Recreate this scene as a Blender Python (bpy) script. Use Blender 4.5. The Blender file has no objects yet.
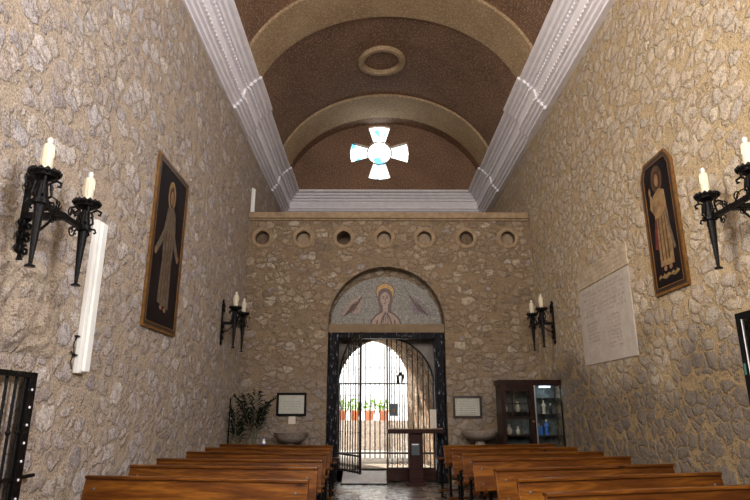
import bpy, bmesh, math, random
from mathutils import Vector, Matrix
random.seed(7)
PI = math.pi
C = bpy.context.scene.collection
H = 1.40                      # eye height
XL, XR, YB = -2.70, 3.45, 12.0
XC = 0.375

# ------------------------------------------------------------------ materials
def nodes(name):
    m = bpy.data.materials.new(name); m.use_nodes = True
    nt = m.node_tree; b = nt.nodes['Principled BSDF']
    return m, nt, b
def N(nt, t, **kw):
    n = nt.nodes.new(t)
    for k, v in kw.items():
        if k.startswith('_'): setattr(n, k[1:], v)
        else: n.inputs[k.replace('__', ' ')].default_value = v
    return n
def ramp(nt, src, stops, interp='LINEAR'):
    r = nt.nodes.new('ShaderNodeValToRGB'); r.color_ramp.interpolation = interp
    e = r.color_ramp.elements
    while len(e) < len(stops): e.new(0.5)
    for i, (p, c) in enumerate(stops):
        e[i].position = p; e[i].color = (c[0], c[1], c[2], 1) if not isinstance(c, (int, float)) else (c, c, c, 1)
    nt.links.new(src, r.inputs[0]); return r.outputs[0]
def mix(nt, fac, a, b, mode='MIX'):
    m = nt.nodes.new('ShaderNodeMix'); m.data_type = 'RGBA'; m.blend_type = mode
    for s, v in ((m.inputs[0], fac), (m.inputs[6], a), (m.inputs[7], b)):
        if hasattr(v, 'links') or hasattr(v, 'is_linked'): nt.links.new(v, s)
        elif isinstance(v, (int, float)): s.default_value = v if s == m.inputs[0] else (v, v, v, 1)
        else: s.default_value = (*v, 1)
    return m.outputs[2]
def mth(nt, op, a, b=None, clamp=False):
    m = nt.nodes.new('ShaderNodeMath'); m.operation = op; m.use_clamp = clamp
    for s, v in ((m.inputs[0], a), (m.inputs[1], b)):
        if v is None: continue
        if isinstance(v, (int, float)): s.default_value = v
        else: nt.links.new(v, s)
    return m.outputs[0]
def plain(name, col, rough=.6, metal=0., var=.0, vscale=8., bump=0., bscale=60., spec=.5):
    m, nt, b = nodes(name)
    b.inputs['Roughness'].default_value = rough; b.inputs['Metallic'].default_value = metal
    b.inputs['Specular IOR Level'].default_value = spec
    tc = nt.nodes.new('ShaderNodeTexCoord')
    n = N(nt, 'ShaderNodeTexNoise', Scale=vscale, Detail=4.); nt.links.new(tc.outputs['Object'], n.inputs['Vector'])
    lo = tuple(c*(1-var) for c in col); hi = tuple(min(1, c*(1+var)) for c in col)
    nt.links.new(ramp(nt, n.outputs[0], [(.3, lo), (.7, hi)]), b.inputs['Base Color'])
    if bump:
        n2 = N(nt, 'ShaderNodeTexNoise', Scale=bscale, Detail=4.); nt.links.new(tc.outputs['Object'], n2.inputs['Vector'])
        bp = N(nt, 'ShaderNodeBump', Strength=bump, Distance=.02); nt.links.new(n2.outputs[0], bp.inputs['Height'])
        nt.links.new(bp.outputs[0], b.inputs['Normal'])
    return m

def rubble(name, scale, mortar, stones, dark, squash=(1, 1, 1), R=(.50, .62), warp=.05, cover=.35, grain=1., edge_w=(.02, .06),
           low=None, lowz=(1.6, 2.9), bump=.8, wet=None, light=None):
    """rubble masonry: rounded irregular stones bedded in wide rough mortar"""
    m, nt, b = nodes(name); L = nt.links.new
    b.inputs['Roughness'].default_value = .92; b.inputs['Specular IOR Level'].default_value = .2
    tc = nt.nodes.new('ShaderNodeTexCoord'); P = tc.outputs['Object']
    mp = nt.nodes.new('ShaderNodeMapping'); L(P, mp.inputs[0]); mp.inputs['Scale'].default_value = squash
    wn = N(nt, 'ShaderNodeTexNoise', Scale=5.5, Detail=4., Roughness=.6); L(P, wn.inputs['Vector'])
    sub = nt.nodes.new('ShaderNodeVectorMath'); sub.operation = 'SUBTRACT'; L(wn.outputs['Color'], sub.inputs[0]); sub.inputs[1].default_value = (.5, .5, .5)
    sc = nt.nodes.new('ShaderNodeVectorMath'); sc.operation = 'SCALE'; L(sub.outputs[0], sc.inputs[0]); sc.inputs['Scale'].default_value = warp*4
    ad = nt.nodes.new('ShaderNodeVectorMath'); ad.operation = 'ADD'; L(mp.outputs[0], ad.inputs[0]); L(sc.outputs[0], ad.inputs[1])
    v = N(nt, 'ShaderNodeTexVoronoi', Scale=scale, Randomness=.9); L(ad.outputs[0], v.inputs['Vector'])
    e = N(nt, 'ShaderNodeTexVoronoi', Scale=scale, Randomness=.9, _feature='DISTANCE_TO_EDGE'); L(ad.outputs[0], e.inputs['Vector'])
    fn = N(nt, 'ShaderNodeTexNoise', Scale=20., Detail=5., Roughness=.65); L(P, fn.inputs['Vector'])
    sepc = nt.nodes.new('ShaderNodeSeparateColor'); L(v.outputs['Color'], sepc.inputs[0])
    # rounded outline: the smaller of the distance to the neighbour and the cell's own radius
    Rc = mth(nt, 'ADD', mth(nt, 'MULTIPLY', sepc.outputs[1], R[1]-R[0]), R[0])
    rad = mth(nt, 'SUBTRACT', Rc, v.outputs['Distance'])
    edge = mth(nt, 'MINIMUM', rad, mth(nt, 'SUBTRACT', e.outputs[0], .03))
    edge = mth(nt, 'ADD', edge, mth(nt, 'MULTIPLY', mth(nt, 'SUBTRACT', fn.outputs[0], .5), .16))
    gone = mth(nt, 'MULTIPLY', mth(nt, 'LESS_THAN', sepc.outputs[2], cover), .12)      # stones nearly buried in mortar
    edge2 = mth(nt, 'SUBTRACT', edge, gone)
    mask = ramp(nt, edge2, [(edge_w[0], 0.), (edge_w[1], 1.)])
    sc_ = ramp(nt, sepc.outputs[0], stones)
    fine = N(nt, 'ShaderNodeTexNoise', Scale=60., Detail=5., Roughness=.7); L(P, fine.inputs['Vector'])
    big = N(nt, 'ShaderNodeTexNoise', Scale=.7, Detail=3.); L(P, big.inputs['Vector'])
    patch = N(nt, 'ShaderNodeTexNoise', Scale=13., Detail=5., Roughness=.7); L(P, patch.inputs['Vector'])
    stone = mix(nt, ramp(nt, patch.outputs[0], [(.45, 0.), (.66, .8)]), sc_, dark)
    stone = mix(nt, ramp(nt, fn.outputs[0], [(.54, 0.), (.70, .55)]), stone, mortar)
    mort = mix(nt, ramp(nt, patch.outputs[0], [(.4, 0.), (.75, .5)]), mortar, tuple(c*.70 for c in mortar))
    if wet: mort = mix(nt, ramp(nt, big.outputs[0], [(.48, 0.), (.62, 1.)]), mort, wet)
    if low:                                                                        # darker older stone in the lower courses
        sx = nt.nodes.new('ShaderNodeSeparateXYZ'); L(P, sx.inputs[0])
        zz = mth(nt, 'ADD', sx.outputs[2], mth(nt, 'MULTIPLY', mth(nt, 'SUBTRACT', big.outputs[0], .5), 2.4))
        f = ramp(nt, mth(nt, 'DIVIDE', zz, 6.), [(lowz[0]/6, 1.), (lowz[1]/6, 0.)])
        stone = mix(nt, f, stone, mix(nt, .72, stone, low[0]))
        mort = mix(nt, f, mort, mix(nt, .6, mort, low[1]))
    col = mix(nt, mask, mort, stone)
    rim = ramp(nt, edge2, [(edge_w[0]-.02, 1.), (edge_w[0]+.008, .42), (edge_w[0]+.045, 1.)])   # darker line around the stones
    wob = N(nt, 'ShaderNodeTexNoise', Scale=3.2, Detail=2.); L(P, wob.inputs['Vector'])
    rim_broken = mix(nt, ramp(nt, wob.outputs[0], [(.40, 0.), (.58, 1.)]), 1., rim)
    col = mix(nt, 1., col, rim_broken, 'MULTIPLY')
    sp = ramp(nt, fine.outputs[0], [(.33, 1-.5*grain), (.48, 1.), (.68, 1+.3*grain)])
    col = mix(nt, 1., col, sp, 'MULTIPLY')
    L(col, b.inputs['Base Color'])
    h = mth(nt, 'ADD', mth(nt, 'MULTIPLY', mask, .35), mth(nt, 'MULTIPLY', fine.outputs[0], .55))
    h = mth(nt, 'ADD', h, mth(nt, 'MULTIPLY', patch.outputs[0], .6))
    h = mth(nt, 'ADD', h, mth(nt, 'MULTIPLY', mth(nt, 'MINIMUM', edge2, .25), 1.6))
    bp = N(nt, 'ShaderNodeBump', Strength=bump, Distance=.035); L(h, bp.inputs['Height']); L(bp.outputs[0], b.inputs['Normal'])
    return m

def stipple(name, c1, c2, speck):
    m, nt, b = nodes(name); L = nt.links.new
    b.inputs['Roughness'].default_value = .8; b.inputs['Specular IOR Level'].default_value = .35
    tc = nt.nodes.new('ShaderNodeTexCoord'); P = tc.outputs['Object']
    a = N(nt, 'ShaderNodeTexNoise', Scale=1.1, Detail=4.); L(P, a.inputs['Vector'])
    f = N(nt, 'ShaderNodeTexNoise', Scale=26., Detail=5., Roughness=.75); L(P, f.inputs['Vector'])
    col = mix(nt, ramp(nt, a.outputs[0], [(.35, 0.), (.65, 1.)]), c1, c2)
    col = mix(nt, ramp(nt, f.outputs[0], [(.5, 0.), (.68, .8)]), col, speck)
    L(mix(nt, 1., col, ramp(nt, f.outputs[0], [(.3, .6), (.6, 1.)]), 'MULTIPLY'), b.inputs['Base Color'])
    bp = N(nt, 'ShaderNodeBump', Strength=.7, Distance=.025); L(f.outputs[0], bp.inputs['Height']); L(bp.outputs[0], b.inputs['Normal'])
    return m

def wood(name, c1, c2, c3, rough=.28, axis=0, knots=True, coat=.04):
    m, nt, b = nodes(name); L = nt.links.new
    b.inputs['Roughness'].default_value = rough
    b.inputs['Coat Weight'].default_value = coat; b.inputs['Specular IOR Level'].default_value = .22 if knots else .15; b.inputs['Coat Roughness'].default_value = .2
    tc = nt.nodes.new('ShaderNodeTexCoord'); oi = nt.nodes.new('ShaderNodeObjectInfo')
    mp = nt.nodes.new('ShaderNodeMapping'); L(tc.outputs['Object'], mp.inputs[0])
    s = [9., 9., 9.]; s[axis] = .9; mp.inputs['Scale'].default_value = s
    off = nt.nodes.new('ShaderNodeCombineXYZ'); L(mth(nt, 'MULTIPLY', oi.outputs['Random'], 37.), off.inputs[0]); L(mth(nt, 'MULTIPLY', oi.outputs['Random'], 19.), off.inputs[2])
    L(off.outputs[0], mp.inputs['Location'])
    n = N(nt, 'ShaderNodeTexNoise', Scale=1.6, Detail=6., Roughness=.6, Distortion=.6); L(mp.outputs[0], n.inputs['Vector'])
    g = N(nt, 'ShaderNodeTexNoise', Scale=9., Detail=3.); L(mp.outputs[0], g.inputs['Vector'])
    col = ramp(nt, n.outputs[0], [(.32, c1), (.5, c2), (.66, c3)])
    col = mix(nt, 1., col, ramp(nt, g.outputs[0], [(.3, .7), (.6, 1.05)]), 'MULTIPLY')
    if knots:
        mp2 = nt.nodes.new('ShaderNodeMapping'); L(tc.outputs['Object'], mp2.inputs[0]); s2 = [4.5, 4.5, 9.]; s2[axis] = 3.; mp2.inputs['Scale'].default_value = s2
        L(off.outputs[0], mp2.inputs['Location'])
        k = N(nt, 'ShaderNodeTexVoronoi', Scale=.8); L(mp2.outputs[0], k.inputs['Vector'])
        col = mix(nt, ramp(nt, k.outputs[0], [(.05, .9), (.13, 0.)]), col, tuple(c*.25 for c in c1))
    L(col, b.inputs['Base Color'])
    bp = N(nt, 'ShaderNodeBump', Strength=.15, Distance=.01); L(n.outputs[0], bp.inputs['Height']); L(bp.outputs[0], b.inputs['Normal'])
    return m

M = {}
M['wall_l'] = rubble('stone_left', 5.7, (.46, .375, .285),
    [(0., (.44, .375, .315)), (.25, (.58, .51, .445)), (.45, (.37, .33, .325)), (.6, (.50, .42, .35)), (.8, (.50, .465, .455)), (1., (.66, .595, .53))],
    (.20, .17, .16), squash=(.4, .75, 1.0), cover=.16, R=(.56, .76), edge_w=(-.01, .06), grain=1.35, bump=.9)
M['wall_r'] = rubble('stone_right', 5.9, (.53, .405, .25),
    [(0., (.56, .45, .33)), (.3, (.63, .53, .40)), (.5, (.52, .45, .38)), (.7, (.60, .48, .34)), (1., (.69, .60, .48))],
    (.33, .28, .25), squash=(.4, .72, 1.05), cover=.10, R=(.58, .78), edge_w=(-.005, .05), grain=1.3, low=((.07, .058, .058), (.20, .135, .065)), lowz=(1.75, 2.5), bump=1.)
M['wall_b'] = rubble('stone_back', 5.6, (.30, .22, .14),
    [(0., (.32, .24, .16)), (.3, (.44, .35, .25)), (.5, (.24, .18, .13)), (.75, (.38, .29, .19)), (.9, (.52, .45, .35)), (1., (.33, .29, .28))],
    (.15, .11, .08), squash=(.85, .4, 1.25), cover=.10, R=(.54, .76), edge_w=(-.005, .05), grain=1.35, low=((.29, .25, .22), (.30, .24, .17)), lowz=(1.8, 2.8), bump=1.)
M['ext_stone'] = rubble('stone_outside', 5.5, (.26, .18, .11),
    [(0., (.42, .22, .10)), (.4, (.58, .45, .31)), (.7, (.36, .19, .10)), (1., (.66, .55, .40))], (.16, .10, .07), squash=(1, 1, 1), cover=.08, R=(.6, .8), bump=.8)
M['yard_stone'] = rubble('stone_yard', 6.5, (.62, .52, .42),
    [(0., (.62, .50, .40)), (.5, (.80, .72, .62)), (1., (.55, .42, .33))], (.4, .3, .24), squash=(1, 1, 1), cover=.1, bump=.8)
M['mosaic_stone'] = plain('grey_plaster', (.25, .225, .20), .9, var=.25, vscale=5, bump=.6, bscale=40)
M['reveal'] = plain('brown_plaster', (.22, .16, .10), .9, var=.2, vscale=6, bump=.5, bscale=50)
M['ledge'] = plain('ledge_stone', (.32, .23, .14), .9, var=.25, vscale=9, bump=.7, bscale=30)
M['vault'] = stipple('vault_stucco', (.30, .175, .105), (.22, .125, .078), (.66, .47, .33))
M['rib'] = stipple('rib_stucco', (.46, .32, .18), (.56, .41, .24), (.80, .64, .44))
M['cornice'] = plain('cornice_white', (.86, .84, .88), .7, var=.06, vscale=7, bump=.15)
M['pew'] = wood('pew_wood', (.050, .013, .002), (.11, .034, .0045), (.21, .075, .009), .32)
M['darkwood'] = wood('dark_wood', (.010, .004, .003), (.018, .006, .004), (.03, .011, .007), .4, axis=2, knots=False, coat=.05)
M['maroon'] = wood('maroon_wood', (.018, .005, .004), (.032, .009, .007), (.05, .016, .011), .45, knots=False, coat=.05)
M['iron'] = plain('black_iron', (.003, .0028, .003), .38, .0, var=.3, vscale=30, bump=.4, bscale=70, spec=.16)
M['iron2'] = plain('brown_iron', (.012, .008, .007), .5, .0, var=.3, vscale=30)
M['candle'] = plain('candle_cream', (.62, .56, .42), .5, var=.06)
M['bulb'] = plain('bulb_white', (.66, .66, .62), .2)
M['gilt'] = plain('gilt_wood', (.20, .095, .022), .38, .3, var=.35, vscale=20)
M['gilt_dark'] = plain('brown_moulding', (.025, .012, .008), .35, var=.2)
M['white'] = plain('white_enamel', (.80, .80, .76), .35, var=.02)
M['diff'] = plain('white_tube', (.86, .88, .84), .25, var=.02)
M['black'] = plain('black_gloss', (.004, .004, .005), .4, spec=.12)
M['paper'] = plain('aged_paper', (.66, .60, .52), .8, var=.08, vscale=20)
M['ink'] = plain('grey_ink', (.16, .14, .13), .8)
M['stonebowl'] = plain('bowl_stone', (.27, .22, .18), .75, var=.3, vscale=25, bump=.5)
M['clay'] = plain('clay_ring', (.32, .24, .16), .9, var=.25, vscale=14, bump=.7, bscale=35)
M['clay_in'] = plain('clay_inside', (.16, .11, .07), .9, var=.3, vscale=12, bump=.5)
M['terra'] = plain('terracotta', (.55, .20, .09), .8, var=.15)
M['leaf'] = plain('palm_leaf', (.005, .010, .005), .6, var=.4, vscale=12, spec=.1)
M['leaf2'] = plain('bright_leaf', (.20, .42, .04), .5, var=.4, vscale=9)
M['leaf_stem'] = plain('palm_stem', (.10, .10, .05), .6)
M['ramp'] = plain('grey_ramp', (.62, .60, .58), .6, var=.15, vscale=6)
M['extwhite'] = plain('whitewash', (.82, .80, .76), .9, var=.03, bump=.2)
M['plaque'] = plain('plaque_stone', (.46, .41, .36), .85, var=.1, vscale=6, bump=.5, bscale=25)
M['buff'] = plain('buff_plaster', (.46, .37, .26), .92, var=.22, vscale=7, bump=.7, bscale=22)
M['carve'] = plain('carved_groove', (.30, .24, .19), .9)
M['cabback'] = plain('cabinet_lining_reflections', (.07, .085, .085), .6, var=.5, vscale=14)  # mottled grey-blue reflections painted into the back panel's colour
M['steel'] = plain('steel_edge', (.20, .20, .21), .3, .6)
M['sign'] = plain('slate_sign', (.05, .075, .085), .4)
M['greenboard'] = plain('green_baize', (.06, .085, .05), .85, var=.3)
M['blue'] = plain('blue_robe', (.03, .16, .55), .4)
M['pottery'] = plain('pale_pottery', (.55, .48, .36), .5)
M['earth'] = plain('potting_soil', (.05, .035, .025), .95)
def chipped():
    m, nt, b = nodes('chipped_black_paint'); L = nt.links.new
    tc = nt.nodes.new('ShaderNodeTexCoord')
    mp = nt.nodes.new('ShaderNodeMapping'); mp.inputs['Scale'].default_value = (1, 1, .35); L(tc.outputs['Object'], mp.inputs[0])
    n = N(nt, 'ShaderNodeTexNoise', Scale=22., Detail=6., Roughness=.75); L(mp.outputs[0], n.inputs['Vector'])
    L(ramp(nt, n.outputs[0], [(.53, (.003, .003, .005)), (.59, (.03, .03, .045)), (.66, (.55, .55, .6))]), b.inputs['Base Color'])
    b.inputs['Roughness'].default_value = .4; b.inputs['Specular IOR Level'].default_value = .1
    bp = N(nt, 'ShaderNodeBump', Strength=.8, Distance=.02); L(n.outputs[0], bp.inputs['Height']); L(bp.outputs[0], b.inputs['Normal'])
    return m
M['chipped'] = chipped()
def floor_mat(name, a, c, rough):
    m, nt, b = nodes(name); L = nt.links.new
    tc = nt.nodes.new('ShaderNodeTexCoord')
    br = nt.nodes.new('ShaderNodeTexBrick'); br.offset = .0; br.inputs['Scale'].default_value = 1.; br.inputs['Brick Width'].default_value = .45; br.inputs['Row Height'].default_value = .45
    br.inputs['Mortar Size'].default_value = .008; br.inputs['Color1'].default_value = (*a, 1); br.inputs['Color2'].default_value = (*c, 1); br.inputs['Mortar'].default_value = (a[0]*.4, a[1]*.4, a[2]*.4, 1)
    L(tc.outputs['Object'], br.inputs['Vector'])
    n = N(nt, 'ShaderNodeTexNoise', Scale=5., Detail=6.); L(tc.outputs['Object'], n.inputs['Vector'])
    L(mix(nt, 1., br.outputs[0], ramp(nt, n.outputs[0], [(.3, .65), (.7, 1.1)]), 'MULTIPLY'), b.inputs['Base Color'])
    L(ramp(nt, n.outputs[0], [(.3, rough*.7), (.7, rough*1.3)]), b.inputs['Roughness'])
    return m
M['floor'] = floor_mat('floor_tiles', (.20, .17, .15), (.25, .215, .19), .28)
M['extfloor'] = rubble('yard_paving', 9., (.42, .35, .27), [(0., (.38, .31, .24)), (1., (.55, .47, .38))], (.25, .2, .16), cover=.1, bump=.4)
def mosaic_mat(name, cols, scale=42.):
    m, nt, b = nodes(name); L = nt.links.new
    tc = nt.nodes.new('ShaderNodeTexCoord')
    v = N(nt, 'ShaderNodeTexVoronoi', Scale=scale, Randomness=.6); L(tc.outputs['Object'], v.inputs['Vector'])
    e = N(nt, 'ShaderNodeTexVoronoi', Scale=scale, Randomness=.6, _feature='DISTANCE_TO_EDGE'); L(tc.outputs['Object'], e.inputs['Vector'])
    s = nt.nodes.new('ShaderNodeSeparateColor'); L(v.outputs['Color'], s.inputs[0])
    col = ramp(nt, s.outputs[0], [(i/(len(cols)-1), c) for i, c in enumerate(cols)])
    L(mix(nt, ramp(nt, e.outputs[0], [(.03, 0.), (.08, 1.)]), (.10, .085, .07), col), b.inputs['Base Color'])
    b.inputs['Roughness'].default_value = .55
    return m
M['mos_bg'] = mosaic_mat('mosaic_ground', [(.13, .12, .10), (.27, .27, .24), (.20, .175, .14), (.36, .36, .33)])
M['mos_gold'] = mosaic_mat('mosaic_gold', [(.50, .28, .05), (.62, .38, .10), (.40, .22, .05)])
M['mos_skin'] = mosaic_mat('mosaic_skin', [(.40, .29, .23), (.48, .36, .29), (.36, .27, .23)])
M['mos_robe'] = mosaic_mat('mosaic_robe', [(.30, .20, .15), (.40, .29, .23), (.34, .24, .20)])
M['mos_dark'] = mosaic_mat('mosaic_dark', [(.10, .05, .05), (.14, .07, .06), (.08, .05, .06)])
M['mos_wing'] = mosaic_mat('mosaic_plum', [(.16, .11, .14), (.22, .17, .20), (.13, .09, .13)])
M['mos_pale'] = mosaic_mat('mosaic_pale', [(.50, .46, .36), (.42, .38, .30)])
def paint_mat(name, a, c, scale=6.):
    return plain(name, a, .45, var=.3, vscale=scale)
M['pt_bg'] = plain('painted_dark_ground', (.010, .007, .008), .5, var=.5, vscale=3, spec=.1)
M['pt_robe'] = plain('painted_grey_robe', (.11, .085, .06), .5, var=.35, vscale=14, spec=.1)
M['pt_robe2'] = plain('painted_pale_robe', (.22, .14, .07), .5, var=.4, vscale=16, spec=.1)
M['pt_shade'] = plain('painted_brown_folds', (.08, .045, .025), .5, var=.3, vscale=10, spec=.1)
M['pt_skin'] = plain('painted_skin', (.22, .12, .07), .5, var=.2, vscale=12, spec=.1)
M['pt_halo'] = plain('painted_halo', (.24, .16, .07), .5, var=.3, vscale=9, spec=.1)
M['pt_hair'] = plain('painted_hair', (.05, .025, .015), .5, spec=.1)
M['pt_red'] = plain('painted_red_streak', (.12, .03, .025), .5, var=.3, spec=.1)
def glass(name, tint=(1, 1, 1), refl=.06):
    m, nt, b = nodes(name); L = nt.links.new
    tr = nt.nodes.new('ShaderNodeBsdfTransparent'); tr.inputs[0].default_value = (.93, .95, .95, 1)
    gl = nt.nodes.new('ShaderNodeBsdfGlossy'); gl.inputs['Roughness'].default_value = .06
    fr = nt.nodes.new('ShaderNodeFresnel'); fr.inputs[0].default_value = 1.45
    mx = nt.nodes.new('ShaderNodeMixShader'); L(fr.outputs[0], mx.inputs[0]); L(tr.outputs[0], mx.inputs[1]); L(gl.outputs[0], mx.inputs[2])
    L(mx.outputs[0], nt.nodes['Material Output'].inputs['Surface'])
    return m
M['glass'] = glass('clear_glass')
def stained(name):
    m, nt, b = nodes(name); L = nt.links.new
    tc = nt.nodes.new('ShaderNodeTexCoord')
    n = N(nt, 'ShaderNodeTexNoise', Scale=3.2, Detail=2.); L(tc.outputs['Object'], n.inputs['Vector'])
    v = N(nt, 'ShaderNodeTexVoronoi', Scale=5.); L(tc.outputs['Object'], v.inputs['Vector'])
    s = nt.nodes.new('ShaderNodeSeparateColor'); L(v.outputs['Color'], s.inputs[0])
    col = ramp(nt, s.outputs[0], [(0., (.95, 1., 1.)), (.70, (.95, 1., 1.)), (.76, (.10, .42, .75)), (.88, (.25, .62, .85)), (.94, (.9, 1., .97)), (1., (.9, 1., .97))], 'CONSTANT')
    b.inputs['Base Color'].default_value = (.1, .1, .1, 1)
    L(col, b.inputs['Emission Color']); b.inputs['Emission Strength'].default_value = 2.2
    return m
M['stained'] = stained('stained_glass')
def em(name, col, s):
    m, nt, b = nodes(name); b.inputs['Emission Color'].default_value = (*col, 1); b.inputs['Emission Strength'].default_value = s
    b.inputs['Base Color'].default_value = (*col, 1); return m
M['lamp'] = em('case_lamp', (.75, .9, 1.), 2.)
M['lead'] = plain('green_lead', (.05, .16, .12), .5)

# ------------------------------------------------------------------ mesh helpers
def bm_(): return bmesh.new()
def box(bm, x0, x1, y0, y1, z0, z1):
    vs = [bm.verts.new(p) for p in ((x0,y0,z0),(x1,y0,z0),(x1,y1,z0),(x0,y1,z0),(x0,y0,z1),(x1,y0,z1),(x1,y1,z1),(x0,y1,z1))]
    for f in ((0,3,2,1),(4,5,6,7),(0,1,5,4),(1,2,6,5),(2,3,7,6),(3,0,4,7)): bm.faces.new([vs[i] for i in f])
    return vs
def prism(bm, pts, a, b, axis='y'):
    """closed 2-D outline pushed from a to b along an axis; pts are (u, v) in the other two"""
    def P(u, v, t):
        return (u, t, v) if axis == 'y' else ((t, u, v) if axis == 'x' else (u, v, t))
    A = [bm.verts.new(P(u, v, a)) for u, v in pts]; B = [bm.verts.new(P(u, v, b)) for u, v in pts]
    n = len(pts)
    bm.faces.new(A); bm.faces.new(B[::-1])
    for i in range(n): bm.faces.new((A[i], B[i], B[(i+1) % n], A[(i+1) % n]))
def tube(bm, pts, r, seg=8, caps=True):
    pts = [Vector(p) for p in pts]; rs = r if isinstance(r, (list, tuple)) else [r]*len(pts)
    rings = []; up = None
    for i, p in enumerate(pts):
        d = (pts[min(i+1, len(pts)-1)] - pts[max(i-1, 0)]).normalized()
        if up is None:
            up = Vector((0, 0, 1)) if abs(d.z) < .9 else Vector((1, 0, 0))
        s = d.cross(up)
        if s.length < 1e-4: s = d.cross(Vector((0, 1, 0)))
        s.normalize(); t = s.cross(d).normalized(); up = t
        rings.append([bm.verts.new(p + (s*math.cos(2*PI*k/seg) + t*math.sin(2*PI*k/seg))*rs[i]) for k in range(seg)])
    for a, b in zip(rings, rings[1:]):
        for k in range(seg): bm.faces.new((a[k], a[(k+1) % seg], b[(k+1) % seg], b[k]))
    if caps:
        bm.faces.new(rings[0][::-1]); bm.faces.new(rings[-1])
def lathe(bm, prof, c=(0, 0, 0), seg=20, sx=1., sy=1., flute=0., nfl=0, a0=0., a1=2*PI, rotm=None):
    full = abs(a1-a0-2*PI) < 1e-6; n = seg if full else seg+1
    rings = []
    for r, z in prof:
        ring = []
        for k in range(n):
            a = a0+(a1-a0)*k/seg; rr = r*(1+(flute*abs(math.cos(a*nfl/2)) if nfl else 0))
            p = Vector((rr*math.cos(a)*sx, rr*math.sin(a)*sy, z))
            if rotm: p = rotm @ p
            ring.append(bm.verts.new(p+Vector(c)))
        rings.append(ring)
    for a, b in zip(rings, rings[1:]):
        for k in range(n if full else n-1): bm.faces.new((a[k], a[(k+1) % n], b[(k+1) % n], b[k]))
    if full and prof[0][0] > 1e-4: bm.faces.new(rings[0][::-1])
    if full and prof[-1][0] > 1e-4: bm.faces.new(rings[-1])
def obj(name, bm, mat, parent=None, smooth=False, loc=None, bevel=0):
    bmesh.ops.remove_doubles(bm, verts=bm.verts, dist=1e-6)
    bmesh.ops.recalc_face_normals(bm, faces=bm.faces)
    me = bpy.data.meshes.new(name); bm.to_mesh(me); bm.free()
    if smooth:
        for p in me.polygons: p.use_smooth = True
        try: me.set_sharp_from_angle(angle=math.radians(38))
        except Exception: pass
    me.materials.append(M[mat] if isinstance(mat, str) else mat)
    o = bpy.data.objects.new(name, me); C.objects.link(o)
    if parent: o.parent = parent
    if loc: o.location = loc
    if bevel:
        bv = o.modifiers.new('bevel', 'BEVEL'); bv.width = bevel; bv.segments = 2; bv.limit_method = 'ANGLE'
    return o
def thing(name, label, cat, loc=(0, 0, 0), rz=0., group=None):
    o = bpy.data.objects.new(name, None); C.objects.link(o); o.location = loc; o.rotation_euler = (0, 0, rz)
    o.empty_display_size = .1
    o['label'] = label; o['category'] = cat
    if group: o['group'] = group
    return o
def tag(o, label, cat, group=None, kind=None):
    o['label'] = label; o['category'] = cat
    if group: o['group'] = group
    if kind: o['kind'] = kind
    return o
def struct(name, bm, mat, label=None, **k):
    o = obj(name, bm, mat, **k)
    if not k.get('parent'): o['kind'] = 'structure'
    if label: o['label'] = label
    return o
def dup(root, loc, rz=0., label=None, group=None, mirror=False):
    def cp(o, par):
        c = o.copy(); C.objects.link(c)
        if par: c.parent = par
        for ch in [x for x in o.children]: cp(ch, c)
        return c
    r = cp(root, None); r.location = loc; r.rotation_euler = (0, 0, rz)
    if mirror: r.scale = (-1, 1, 1)
    if label: r['label'] = label
    if group: r['group'] = group
    return r
def cut(o, cutbm):
    bmesh.ops.recalc_face_normals(cutbm, faces=cutbm.faces)
    me = bpy.data.meshes.new('cut'); cutbm.to_mesh(me); cutbm.free()
    c = bpy.data.objects.new('cut', me); C.objects.link(c)
    md = o.modifiers.new('b', 'BOOLEAN'); md.operation = 'DIFFERENCE'; md.object = c; md.solver = 'EXACT'
    bpy.context.view_layer.update()
    dg = bpy.context.evaluated_depsgraph_get()
    new = bpy.data.meshes.new_from_object(o.evaluated_get(dg))
    o.modifiers.clear(); o.data = new
    bpy.data.objects.remove(c, do_unlink=True)
def arc(cx, cz, rx, rz, a0, a1, n):
    return [(cx+rx*math.cos(a0+(a1-a0)*i/n), cz+rz*math.sin(a0+(a1-a0)*i/n)) for i in range(n+1)]
def arch_pts(cx, r, z0, zs, n=28):
    return [(cx-r, z0), (cx+r, z0)] + arc(cx, zs, r, r, 0, PI, n)[0:]

# ------------------------------------------------------------------ the shell
Y0, Y1 = -6.0, 16.5
bm = bm_(); box(bm, XL-.3, XR+.3, Y0-.3, 12.7, -.2, 0); struct('floor', bm, 'floor')
bm = bm_(); box(bm, XL-.5, XL, Y0, 17.0, 0, 8.4); struct('wall_left', bm, 'wall_l')
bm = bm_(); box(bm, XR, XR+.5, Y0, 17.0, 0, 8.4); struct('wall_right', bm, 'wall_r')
bm = bm_(); box(bm, XL, XR, Y0-.4, Y0, 0, 10.6); wf = struct('wall_front', bm, 'wall_l')
# entrance wall under the choir gallery, with the arched doorway cut through
bm = bm_(); box(bm, XL, XR, YB, 12.6, 0, 5.42); wb = struct('wall_back', bm, 'wall_b')
DX = .30
k = bm_(); prism(k, arch_pts(DX, 1.22, -.1, 3.15), YB-.2, 12.8); cut(wb, k)
HX = [-2.39, -1.50, -.62, .26, 1.14, 2.05, 2.96]
HZ = 3.61+H
for hx in HX:
    k = bm_(); lathe(k, [(.20, -.2), (.20, .46)], seg=28, rotm=Matrix.Rotation(-PI/2, 3, 'X')); 
    for v in k.verts: v.co += Vector((hx, YB, HZ))
    cut(wb, k)
# ledge on the parapet
bm = bm_(); box(bm, XL, XR-.02, YB-.09, 12.68, 5.44, 5.58); box(bm, XL, XR-.02, YB-.05, 12.64, 5.40, 5.44)
struct('trim_1', bm, 'ledge', 'stone ledge capping the gallery parapet', bevel=.015)
# gallery floor slab
bm = bm_(); box(bm, XL, XR, 12.6, Y1, 4.35, 4.6); struct('ceiling_gallery', bm, 'reveal')
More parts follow.
